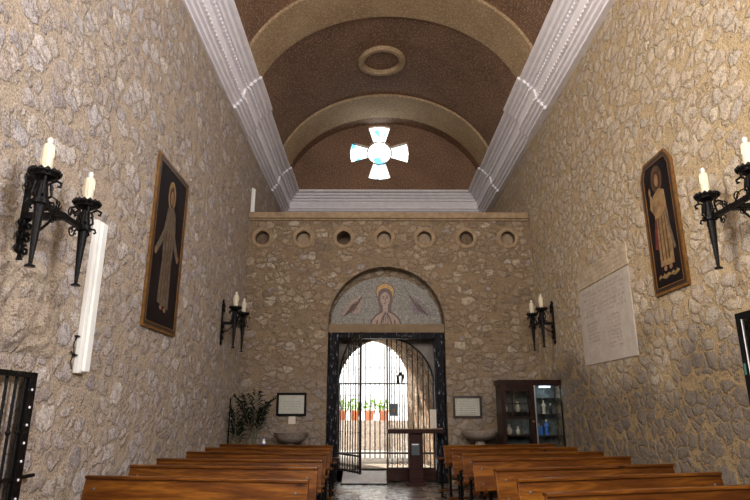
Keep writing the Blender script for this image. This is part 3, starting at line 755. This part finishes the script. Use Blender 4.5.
# ------------------------------------------------------------------ paintings
def painting(label, loc, rz, W, Hh, top=None, kind=0):
    """local frame: picture in xz plane, front towards -Y, origin bottom centre"""
    t = thing('painting', label, 'painting', loc, rz)
    if top: outl = lambda g: [(-W/2+g, g), (W/2-g, g), (W/2-g, Hh-top-g*.3), (W/2-top*.75-g*.2, Hh-g), (-W/2+top*.75+g*.2, Hh-g), (-W/2+g, Hh-top-g*.3)]
    else: outl = lambda g: [(-W/2+g, g), (W/2-g, g), (W/2-g, Hh-g), (-W/2+g, Hh-g)]
    def ringp(g0, g1, y0, y1):
        k = bm_(); A = outl(g0); B = outl(g1); n = len(A)
        V = [[k.verts.new((u, y, v)) for u, v in P] for P, y in ((A, y1), (A, y0), (B, y0), (B, y1))]
        for a, b2 in zip(V, V[1:]+V[:1]):
            for j in range(n): k.faces.new((a[j], a[(j+1) % n], b2[(j+1) % n], b2[j]))
        return k
    obj('frame', ringp(0, .028, -.030, 0), 'gilt', t)
    obj('inner_moulding', ringp(.028, .072, -.027, 0), 'gilt_dark', t)
    obj('gilt_slip', ringp(.072, .082, -.029, 0), 'gilt', t)
    k = bm_(); prism(k, outl(.08), -.022, -.002); cv = obj('canvas', k, 'pt_bg', t)
    F = lambda nm, pts, d, m: flat(nm, pts, .022+d, m, cv, th=.001)
    s = Hh/2.2
    if kind == 0:
        F('halo', ell(-.02, 1.80*s, .135, .20), .001, 'pt_halo')
        F('robe', [(-.20, .35*s), (.20, .30*s), (.17, .9*s), (.22, 1.35*s), (.16, 1.60*s), (.02, 1.68*s), (-.12, 1.60*s), (-.20, 1.3*s), (-.16, .9*s)], .002, 'pt_robe')
        F('sleeve', [(-.16, 1.50*s), (-.20, 1.3*s), (-.40, 1.02*s), (-.36, .94*s), (-.14, 1.2*s)], .003, 'pt_robe')
        F('sleeve', [(.16, 1.50*s), (.22, 1.3*s), (.38, 1.08*s), (.33, 1.0*s), (.14, 1.2*s)], .003, 'pt_robe')
        F('hand', ell(-.40, .96*s, .04, .05), .004, 'pt_skin'); F('hand', ell(.38, 1.02*s, .04, .05), .004, 'pt_skin')
        F('hair', ell(-.02, 1.78*s, .085, .14), .003, 'pt_hair'); F('face', ell(-.02, 1.77*s, .058, .10), .004, 'pt_skin')
        for q in (-.1, 0, .09): F('fold', [(q-.01, .4*s), (q+.012, .4*s), (q+.02, 1.3*s), (q, 1.3*s)], .004, 'pt_shade')
        F('foot', ell(-.06, .30*s, .045, .03), .004, 'pt_skin'); F('foot', ell(.08, .28*s, .045, .03), .004, 'pt_skin')
    else:
        F('halo', ell(0, 1.82*s, .13, .17), .001, 'pt_shade')
        F('robe', [(-.15, .42*s), (.16, .40*s), (.17, .9*s), (.15, 1.35*s), (.14, 1.58*s), (.02, 1.66*s), (-.12, 1.58*s), (-.14, 1.3*s), (-.13, .9*s)], .002, 'pt_robe2')
        F('sleeve', [(-.12, 1.52*s), (-.13, 1.25*s), (-.22, 1.40*s), (-.20, 1.62*s), (-.15, 1.60*s)], .003, 'pt_robe2')
        F('hand', ell(-.19, 1.68*s, .025, .055), .004, 'pt_skin'); F('hand', ell(.07, 1.36*s, .045, .035), .005, 'pt_skin')
        F('hair', ell(0, 1.80*s, .072, .12), .003, 'pt_hair'); F('face', ell(0, 1.80*s, .045, .08), .004, 'pt_skin')
        for q in (-.08, 0, .07): F('fold', [(q-.01, .5*s), (q+.012, .5*s), (q+.016, 1.2*s), (q, 1.2*s)], .004, 'pt_shade')
        F('cloak', [(.10, 1.25*s), (.13, 1.25*s), (.24, .62*s), (.19, .60*s)], .005, 'pt_robe')
        F('cloak', [(-.14, 1.2*s), (-.10, 1.2*s), (-.14, .7*s), (-.22, .72*s)], .005, 'pt_red')
        F('foot', ell(-.05, .37*s, .035, .03), .004, 'pt_skin'); F('foot', ell(.07, .37*s, .035, .03), .004, 'pt_skin')
        k = bm_()
        for j in range(16):
            u = -.22+.44*j/15
            tube(k, [(u, -.024, .175+.012*math.sin(j*.9)), (u+.008, -.024, .215+.012*math.sin(j*1.9))], .006, 5)
            tube(k, [(u, -.024, .20+.01*math.sin(j*1.3)), (u+.02, -.024, .20)], .005, 5)
        obj('lettering', k, 'pt_halo', cv)
    return t
painting('tall gilt-framed painting of a robed figure on the left wall', (XL+.005, 7.25, .95+H), -PI/2+PI, 1.16, 2.20, kind=0)
painting('painting with clipped upper corners, robed figure, on the right wall', (XR-.005, 6.44, 1.31+H), -PI/2, .76, 1.66, top=.17, kind=1)

# white tube light on the left wall
t = thing('tube_light', 'long white vertical tube light on the left wall', 'light fixture', (XL, 5.38, .32+H))
k = bm_(); box(k, 0, .05, -.085, .085, 0, 1.46); obj('housing', k, 'white', t, bevel=.008)
k = bm_(); box(k, .05, .085, -.04, .07, .015, 1.445); obj('tube_cover', k, 'diff', t, bevel=.012)
k = bm_(); box(k, 0, .03, -.13, -.085, .15, .165); box(k, 0, .03, -.13, -.085, .32, .335)
tube(k, [(.01, -.11, .33), (.015, -.15, .25), (.012, -.12, .17), (.012, -.16, .10), (.015, -.13, .03)], .005, 5)
tube(k, [(.01, -.085, .16), (.02, -.19, .18)], .008, 5); obj('bracket', k, 'iron', t)
t = thing('tube_light', 'short white tube fixture above the parapet ledge by the left wall', 'light fixture', (XL, 12.12, 5.58))
k = bm_(); box(k, 0, .04, -.06, .06, 0, .62); obj('housing', k, 'white', t, bevel=.006)
k = bm_(); box(k, .04, .075, -.03, .03, .01, .61); obj('tube_cover', k, 'diff', t, bevel=.01)

# stone plaque with carved lines
t = thing('wall_plaque', 'pale stone plaque with carved rows of text on the right wall', 'plaque', (XR, 8.45, .68+H))
k = bm_(); box(k, -.016, .0, -.96, .96, 0, 1.20); obj('slab', k, 'plaque', t, bevel=.008)
rnd = random.Random(3)
k = bm_()
def ticks(k, y0, y1, z, h=.035, x=-.018):
    y = y0
    while y < y1:
        w = rnd.uniform(.012, .03)
        if rnd.random() > .18:
            c = rnd.random()
            if c < .45: box(k, x, x+.004, y, y+.006, z, z+h); box(k, x, x+.004, y, y+w, z+h-.006, z+h)
            elif c < .75: box(k, x, x+.004, y, y+.006, z, z+h); box(k, x, x+.004, y+w-.006, y+w, z, z+h)
            else: box(k, x, x+.004, y, y+w, z, z+.006); box(k, x, x+.004, y+w*.4, y+w*.4+.006, z, z+h)
        y += w+.014
for j in range(7): ticks(k, -.78+(.1 if j in (0, 5) else 0), .80-(.15*(j % 2)), 1.10-.062*j)
for j in range(9): ticks(k, -.55, -.12, .62-.055*j, .03)
for j in range(6): ticks(k, .25, .70, .60-.055*j, .03)
obj('inscription', k, 'carve', t)
# plastered surround above and beside it with more faint lines
t2 = thing('painted_inscription', 'faint lines of lettering on plaster above the stone plaque', 'inscription', (XR, 8.45, 1.90+H))
k = bm_(); box(k, -.012, 0, -.95, .95, 0, .30); obj('plaster', k, 'buff', t2)
k = bm_()
for j in range(4): ticks(k, -.85, .85, .235-.068*j, .035, -.014)
obj('lettering', k, 'carve', t2)

# notice board at right edge
t = thing('notice_board', 'black-framed glazed notice board cut by the right edge', 'notice board', (XR, 4.80, 1.25))
k = bm_(); 
for a in ((-.04, 0, .50, .56, 0, 1.02), (-.04, 0, -.56, -.50, 0, 1.02), (-.04, 0, -.50, .50, 0, .06), (-.04, 0, -.50, .50, .96, 1.02)): box(k, *a)
obj('frame', k, 'black', t)
k = bm_(); box(k, -.012, 0, -.50, .50, .06, .96); obj('backing', k, 'greenboard', t)
k = bm_(); box(k, -.034, -.03, -.49, .49, .06, .96); obj('glass', k, 'glass', t)
k = bm_(); box(k, -.048, -.04, .52, .54, .46, .56); obj('latch', k, 'lead', t)
k = bm_(); box(k, -.038, -.034, .475, .485, .06, .96); obj('glass_edge', k, 'cornice', t)

# iron gate on the left wall
t = thing('side_gate', 'black iron gate with riveted post against the left wall', 'gate', (XL+.06, 3.5, 0))
k = bm_(); box(k, -.02, .02, 1.02, 1.12, 0, 1.68); obj('post', k, 'iron', t)
k = bm_()
for j in range(12): lathe(k, [(0, .028), (.008, .026), (.011, .02)], (0, 0, 0), 8, rotm=Matrix.Rotation(PI/2, 3, 'Y'))
k.free(); k = bm_()
for j in range(12):
    lathe(k, [(.011, .018), (.009, .026), (0, .028)], (0, 1.07, .12+.13*j), 8, rotm=Matrix.Rotation(PI/2, 3, 'Y'))
obj('rivet', k, 'cornice', t)
k = bm_(); box(k, -.02, .02, 0, 1.02, 1.64, 1.68); obj('rail', k, 'iron', t)
k = bm_(); box(k, -.015, .015, 0, 1.30, .90, .925); obj('rail', k, 'iron', t)
for j in range(9):
    y = .08+.115*j
    k = bm_(); tube(k, [(0, y, 0), (0, y, 1.66)], .011, 6)
    lathe(k, [(.012, -.02), (.022, 0), (.012, .02)], (0, y, 1.24), 8); obj('bar', k, 'iron', t)
for j in range(8):
    k = bm_(); scroll(k, (.14+.115*j, .72), .05, PI/2, 1.3, axis='yz', rad=.009, y=0); obj('scroll', k, 'iron', t)
    k = bm_(); scroll(k, (.14+.115*j, .60), .045, -PI/2, 1.3, axis='yz', rad=.009, y=0); obj('scroll', k, 'iron', t)
# folded rocky plaster above the gate
k = bm_(); NY, NZ = 60, 48
ya, yb, za, zb = 2.6, 5.15, 1.75, 2.65
import mathutils.noise as mn
V = []
for i in range(NY+1):
    row = []
    for j in range(NZ+1):
        y = ya+(yb-ya)*i/NY; z = za+(zb-za)*j/NZ
        r = math.hypot((y-3.9), (z-2.9)*1.1); n_ = mn.noise(Vector((y*2.2, z*2.2, 0)))*.35+mn.noise(Vector((y*6, z*6, 3)))*.08
        q = (r+n_)*5.2
        h = .040*(1-abs((q % 1)-.35))**2+.022*mn.noise(Vector((y*9, z*9, 5)))+.02
        fade = min(1, (i/NY)*8, (1-i/NY)*6, (j/NZ)*6, (1-j/NZ)*5); fade *= max(0, min(1, 1.9-((y-3.9)/1.3)**2-((z-2.1)/.62)**2))
        row.append(k.verts.new((XL-.03+.03*0+max(0, fade)*(h+.028), y, z)))
    V.append(row)
for i in range(NY):
    for j in range(NZ): k.faces.new((V[i][j], V[i+1][j], V[i+1][j+1], V[i][j+1]))
M['fold'] = rubble('stone_under_plaster', 5.7, (.46, .375, .285), [(0., (.42, .35, .285)), (1., (.54, .46, .39))], (.22, .185, .165), squash=(.4, .75, 1.0), cover=.75, R=(.56, .76), edge_w=(-.01, .06), grain=1.35, bump=1.)
struct('trim_12', k, 'fold', 'folded rocky plaster on the left wall above the side gate', smooth=True)

# ------------------------------------------------------------------ back wall furniture
def framed(label, x, z, w, h, big):
    t = thing('framed_document', label, 'framed document', (x, YB, z))
    k = bm_(); f = .045
    for a in ((-w/2, -w/2+f, 0, h), (w/2-f, w/2, 0, h), (-w/2+f, w/2-f, 0, f), (-w/2+f, w/2-f, h-f, h)): box(k, a[0], a[1], -.035, 0, a[2], a[3])
    obj('frame', k, 'gilt_dark' if big else 'black', t, bevel=.004)
    k = bm_(); box(k, -w/2+f, w/2-f, -.012, 0, f, h-f); obj('sheet', k, 'paper', t)
    k = bm_()
    if big:
        b0 = f+.035
        for a in ((-w/2+b0, w/2-b0, b0, b0+.004), (-w/2+b0, w/2-b0, h-b0-.004, h-b0), (-w/2+b0, -w/2+b0+.004, b0, h-b0), (w/2-b0-.004, w/2-b0, b0, h-b0)): box(k, a[0], a[1], -.014, -.012, a[2], a[3])
    for j in range(7 if big else 4):
        z0 = h-.12-.042*j if big else h-.17-.05*j
        x = -w/2+.11+rnd.random()*.03
        while x < w/2-.13:
            l = rnd.uniform(.01, .035); box(k, x, x+l, -.014, -.012, z0, z0+(.011 if big else .006)); x += l+.012
    obj('text_line', k, 'ink', t)
    k = bm_(); box(k, -w/2+f, w/2-f, -.022, -.018, f, h-f); obj('glass', k, 'glass', t)
framed('black-framed document on the back wall above the shell basin', -1.62, 1.285, .60, .45, False)
framed('brown-framed printed certificate on the back wall right of the door', 1.92, 1.245, .58, .43, True)
k = bm_(); box(k, -.07, .07, -.006, 0, 0, .15)
o = obj('note', k, 'paper', loc=(-1.60, YB, 1.13)); tag(o, 'small white note stuck below the left framed document', 'note')
# scalloped holy water basin, left
t = thing('holy_water_basin', 'fluted shell-shaped stone basin left of the door', 'basin', (-1.56, YB-.36, .78))
k = bm_(); lathe(k, [(.05, .0), (.12, .01), (.23, .05), (.29, .11), (.32, .19), (.335, .205), (.30, .195), (.24, .13), (.12, .08), (.0, .07)], seg=48, flute=.045, nfl=24); obj('bowl', k, 'stonebowl', t, smooth=True)
k = bm_(); lathe(k, [(.13, -.78), (.13, -.74), (.075, -.60), (.06, -.2), (.08, -.04), (.07, .01)], seg=20); obj('pedestal', k, 'stonebowl', t, smooth=True)
t = thing('holy_water_basin', 'smooth round stone basin on a stem right of the door', 'basin', (2.08, YB-.38, .83))
k = bm_(); lathe(k, [(.07, 0), (.18, .02), (.29, .06), (.35, .12), (.365, .17), (.345, .17), (.30, .12), (.15, .08), (0, .07)], seg=32); obj('bowl', k, 'stonebowl', t, smooth=True)
k = bm_(); lathe(k, [(.17, -.83), (.17, -.77), (.10, -.64), (.075, -.3), (.11, -.08), (.08, .0)], seg=20); obj('pedestal', k, 'stonebowl', t, smooth=True)

# lectern-like stand in front of closed leaf
t = thing('wooden_stand', 'dark red-brown T-shaped wooden stand before the closed gate leaf', 'stand', (.86, 11.88, 0))
k = bm_(); box(k, -.55, .53, -.20, .18, .96, 1.04); obj('table_top', k, 'maroon', t, bevel=.008)
k = bm_()
for j in range(26): lathe(k, [(.015, 0), (.016, .012), (.0, .026)], (-.52+.041*j, -.16, 1.04), 7)
obj('beading', k, 'ledge', t)
k = bm_(); box(k, -.14, .13, -.12, .10, .06, .96); obj('pedestal', k, 'maroon', t, bevel=.006)
k = bm_(); box(k, -.19, .18, -.17, .15, 0, .06); obj('base', k, 'maroon', t, bevel=.006)
k = bm_(); box(k, -.09, .06, -.135, -.12, .56, .78); bx_ = obj('offering_box', k, 'sign', t)
k = bm_(); box(k, -.085, .04, -.139, -.135, .745, .765); obj('slot_plate', k, 'cornice', bx_)

# display cabinet
CXa, CXb, CYa, CYb, CT = 2.33, 3.43, 10.72, 11.15, .53+H
t = thing('display_cabinet', 'dark wooden glazed display cabinet in the right corner', 'cabinet', (2.85, 10.95, 0))
def cb(name, m, x0, x1, y0, y1, z0, z1, par=t, bevel=.004):
    k = bm_(); box(k, x0-2.85, x1-2.85, y0-10.95, y1-10.95, z0, z1); return obj(name, k, m, par, bevel=bevel)
XM = 2.93
cb('base', 'darkwood', CXa, CXb, CYa, CYb, 0, .50)
cb('top', 'darkwood', CXa-.03, CXb, CYa-.03, CYb, CT-.10, CT)
cb('side_panel', 'darkwood', CXa, CXa+.04, CYa, CYb, .50, CT-.10); cb('divider', 'darkwood', XM-.02, XM+.02, CYa, CYb, .50, CT-.10)
cb('back_panel', 'cabback', CXa, CXb, CYb-.03, CYb, .50, CT-.10)
cb('corner_post', 'black', CXb-.02, CXb, CYa, CYa+.02, .50, CT-.10)
dr = None
k = bm_()
for a in ((CXa, CXa+.07, .50, CT-.10), (XM-.09, XM-.02, .50, CT-.10), (CXa+.07, XM-.09, .50, .60), (CXa+.07, XM-.09, CT-.20, CT-.10)):
    box(k, a[0]-2.85, a[1]-2.85, CYa-.035-10.95, CYa-10.95, a[2], a[3])
for zz in (1.25, 1.5): box(k, CXa+.07-2.85, XM-.09-2.85, CYa-.03-10.95, CYa-.01-10.95, zz, zz+.02)
for xx in (2.52,): box(k, xx-2.85, xx+.02-2.85, CYa-.03-10.95, CYa-.01-10.95, 1.25, CT-.2)
dr = obj('door', k, 'darkwood', t, bevel=.004)
k = bm_(); box(k, CXa+.07-2.85, XM-.09-2.85, CYa-.02-10.95, CYa-.015-10.95, .60, CT-.20); obj('glass_pane', k, 'glass', dr)
k = bm_(); box(k, XM-.02-2.85, CXb-2.85, CYa-.01-10.95, CYa-.004-10.95, .50, CT-.14); obj('glass_pane', k, 'glass', t)
k = bm_(); tube(k, [(XM+.012-2.85, CYa-.03-10.95, .5), (XM+.012-2.85, CYa-.03-10.95, CT-.1)], .018, 8); obj('metal_edge', k, 'steel', t)
k = bm_(); lathe(k, [(.012, 0), (.018, -.02), (0, -.03)], (XM-.05-2.85, CYa-.035-10.95, 1.2), 10, rotm=R90); obj('knob', k, 'gilt', dr)
for zz in (.95, 1.32, 1.60): cb('shelf', 'glass' if zz > 1.3 else 'iron2', XM+.02, CXb-.02, CYa+.05, CYb-.03, zz, zz+.012)
for zz in (.95, 1.35): cb('shelf', 'darkwood', CXa+.04, XM-.02, CYa+.05, CYb-.03, zz, zz+.02)
k = bm_(); box(k, 3.10-2.85, 3.30-2.85, CYa+.20-10.95, CYa+.24-10.95, CT-.13, CT-.105); obj('lamp', k, 'lamp', t)
# contents
def statue(x, y, z, s, mrobe, label, grp=None):
    t = thing('statuette', label, 'statuette', (x, y, z), 0)
    k = bm_(); lathe(k, [(.07*s, 0), (.07*s, .03*s), (.05*s, .05*s), (.062*s, .07*s), (.055*s, .2*s), (.06*s, .30*s), (.05*s, .35*s), (.02*s, .38*s)], seg=16, sy=.8); obj('robe', k, mrobe, t, smooth=True)
    k = bm_(); lathe(k, [(.0, .37*s), (.028*s, .385*s), (.034*s, .415*s), (.026*s, .445*s), (0, .455*s)], seg=14); obj('head', k, 'pottery', t, smooth=True)
    k = bm_()
    for sx in (-1, 1): tube(k, [(sx*.05*s, 0, .32*s), (sx*.06*s, -.03*s, .25*s), (sx*.015*s, -.06*s, .27*s)], [.017*s, .015*s, .010*s], 8)
    obj('arm', k, mrobe, t, smooth=True)
    return t
statue(3.19, 10.98, .962, .60, 'blue', 'blue-robed statuette on the lower shelf of the cabinet')
statue(3.05, 10.98, .962, .45, 'pottery', 'small pale statuette left of the blue one in the cabinet')
statue(3.17, 11.0, 1.332, .52, 'pottery', 'pale statuette on the middle glass shelf of the cabinet')
statue(3.30, 11.0, 1.332, .42, 'gilt_dark', 'small brown statuette on the middle glass shelf, at its right end')
k = bm_(); box(k, -.05, .05, -.01, .01, 0, .16); o = obj('picture_card', k, 'blue', loc=(3.03, 10.86, .962)); tag(o, 'blue picture card propped at the left of the cabinet shelf', 'card')
for i, (x, s, zb_) in enumerate(((2.50, .5, .97), (2.66, .4, .97), (2.45, .42, 1.37), (2.68, .5, 1.37))):
    t3 = thing('vase', ['pale vase behind the cabinet door, lower left', 'small pale vase behind the cabinet door, lower right', 'small pale vase behind the cabinet door, upper left', 'pale vase behind the cabinet door, upper right'][i], 'vase', (x, 10.95, zb_))
    k = bm_(); lathe(k, [(.05*s, 0), (.10*s, .08*s), (.11*s, .16*s), (.05*s, .26*s), (.04*s, .32*s), (.06*s, .36*s), (.05*s, .36*s)], seg=16); obj('body', k, 'pottery', t3, smooth=True)
    k = bm_(); lathe(k, [(.045*s, .27*s), (.055*s, .28*s), (.045*s, .29*s)], seg=16); obj('band', k, 'blue', t3)

# low table with bottle, palms behind the left pews
t = thing('side_table', 'low dark table at the back wall under the palms', 'table', (-1.70, 10.75, 0))
k = bm_(); box(k, -.45, .45, -.2, .2, .70, .74); obj('table_top', k, 'darkwood', t, bevel=.004)
for sx in (-.4, .4):
    for sy in (-.16, .16):
        k = bm_(); box(k, sx-.02, sx+.02, sy-.02, sy+.02, 0, .70); obj('leg', k, 'darkwood', t)
t = thing('bottle', 'small clear water bottle with blue label on the low dark table', 'bottle', (-1.92, 10.75, .74))
k = bm_(); lathe(k, [(.03, 0), (.032, .11), (.014, .15), (.014, .165)], seg=14); obj('body', k, 'diff', t, smooth=True)
k = bm_(); lathe(k, [(.033, .04), (.033, .09)], seg=14); obj('label_band', k, 'blue', t)
k = bm_(); lathe(k, [(.016, .165), (.016, .185)], seg=12); obj('cap', k, 'blue', t)
def palm(label, loc, fronds, hgt, seed, spread=1.):
    rn = random.Random(seed)
    t = thing('potted_palm', label, 'plant', loc)
    k = bm_(); lathe(k, [(.13, 0), (.17, .26), (.19, .27), (.19, .31), (.165, .31), (.155, .26)], seg=24); obj('pot', k, 'terra', t, smooth=True)
    k = bm_(); lathe(k, [(.158, .262), (.158, .272)], seg=24); obj('soil', k, 'earth', t)
    for f in range(fronds):
        a = 2*PI*f/fronds+rn.uniform(-.3, .3); H_ = hgt*rn.uniform(.72, 1.0); out = .34*spread*rn.uniform(.6, 1.3)
        pts = [Vector((out*math.cos(a)*q**2.2, out*math.sin(a)*q**2.2*.7, .27+H_*(q-.22*max(0, q-.6)**2*3))) for q in [i/9 for i in range(10)]]
        k = bm_(); tube(k, pts, [.010-.0008*i for i in range(10)], 5); fr = obj('stem', k, 'leaf_stem', t)
        k = bm_()
        for i in range(15):
            q = .56+.44*i/14; x = q*9; i0 = min(8, int(x)); p = pts[i0].lerp(pts[i0+1], x-i0); dr = (pts[i0+1]-pts[i0]).normalized()
            for s in (-1, 1):
                sd = dr.cross(Vector((math.sin(a)*.3, math.cos(a)*.3, 1))).normalized()
                if sd.length < .1: sd = Vector((1, 0, 0))
                sd = (Vector((-math.sin(a), math.cos(a), 0))*.75*s+dr*.65+Vector((rn.uniform(-.25, .25), rn.uniform(-.2, .2), .1))).normalized()
                l = .27*(1-.45*abs(q-.7)*2)*rn.uniform(.8, 1.15)
                m1 = p+sd*l*.5; e_ = p+sd*l+Vector((0, 0, -.09*rn.random()-.03)); wv = sd.cross(Vector((rn.uniform(-.4, .4), 1, .2))).normalized()*.011
                v1, v2, v3, v4 = (k.verts.new(c) for c in (p, m1+wv, e_, m1-wv)); k.faces.new((v1, v2, v3, v4))
        obj('frond', k, 'leaf', fr)
    return t
palm('full dark green palm in front of the back wall, left of the basin', (-2.24, 11.45, 0), 8, 1.62, 21, 1.0)
palm('thin small palm in the back left corner by the left wall', (-2.47, 11.0, 0), 4, 1.30, 11, .28)
k = bm_(); tube(k, [(XL+.015, 11.3, 0), (XL+.015, 11.3, 1.62)], .014, 6); struct('trim_13', k, 'iron', 'dark vertical conduit on the left wall by the palms')

# ------------------------------------------------------------------ light
def area(name, loc, rot, sx, sy, p, col=(1, 1, 1), spread=180):
    l = bpy.data.lights.new(name, 'AREA'); l.shape = 'RECTANGLE'; l.size = sx; l.size_y = sy; l.energy = p; l.color = col; l.spread = math.radians(spread)
    o = bpy.data.objects.new(name, l); C.objects.link(o); o.location = loc; o.rotation_euler = rot; return o
# area lights added out of view to brighten the nave; no windows built
area('altar_fill_light', (.4, Y0+.1, 6.0), (math.radians(90), 0, 0), 3.6, 3.0, 340, (1., .97, .95))
area('side_fill_light_left', (XL+.05, 1.0, 5.3), (0, math.radians(-90), 0), 2.6, 2.2, 560, (1., .92, .82))
area('side_fill_light_right', (XR-.05, 1.0, 5.3), (0, math.radians(90), 0), 2.6, 2.2, 420, (.95, .95, 1.))
# the cabinet's own lamp
pl = bpy.data.lights.new('cabinet_lamp', 'POINT'); pl.energy = .9; pl.color = (.75, .9, 1.); pl.shadow_soft_size = .05
o = bpy.data.objects.new('cabinet_lamp', pl); C.objects.link(o); o.location = (3.2, 10.9, 1.72)
sun = bpy.data.lights.new('sun', 'SUN'); sun.energy = 10; sun.angle = .01; sun.color = (1., .93, .82)
o = bpy.data.objects.new('sun', sun); C.objects.link(o); o.rotation_euler = Vector((-.42, .72, .62)).to_track_quat('Z', 'Y').to_euler()
w = bpy.data.worlds.new('World'); bpy.context.scene.world = w; w.use_nodes = True
bg = w.node_tree.nodes['Background']; bg.inputs[0].default_value = (.86, .93, 1., 1); bg.inputs[1].default_value = 6.5

# ------------------------------------------------------------------ camera
cam = bpy.data.cameras.new('Camera'); cam.sensor_width = 36; cam.lens = 575/750*36; cam.clip_start = .05
co = bpy.data.objects.new('Camera', cam); C.objects.link(co); co.location = (0, 0, H)
co.rotation_euler = (math.radians(90+15.55), 0, math.radians(-.29))
S = bpy.context.scene; S.camera = co
S.view_settings.view_transform = 'Standard'; S.view_settings.look = 'None'; S.view_settings.gamma = 1; S.view_settings.use_curve_mapping = False
S.view_settings.exposure = 0.6
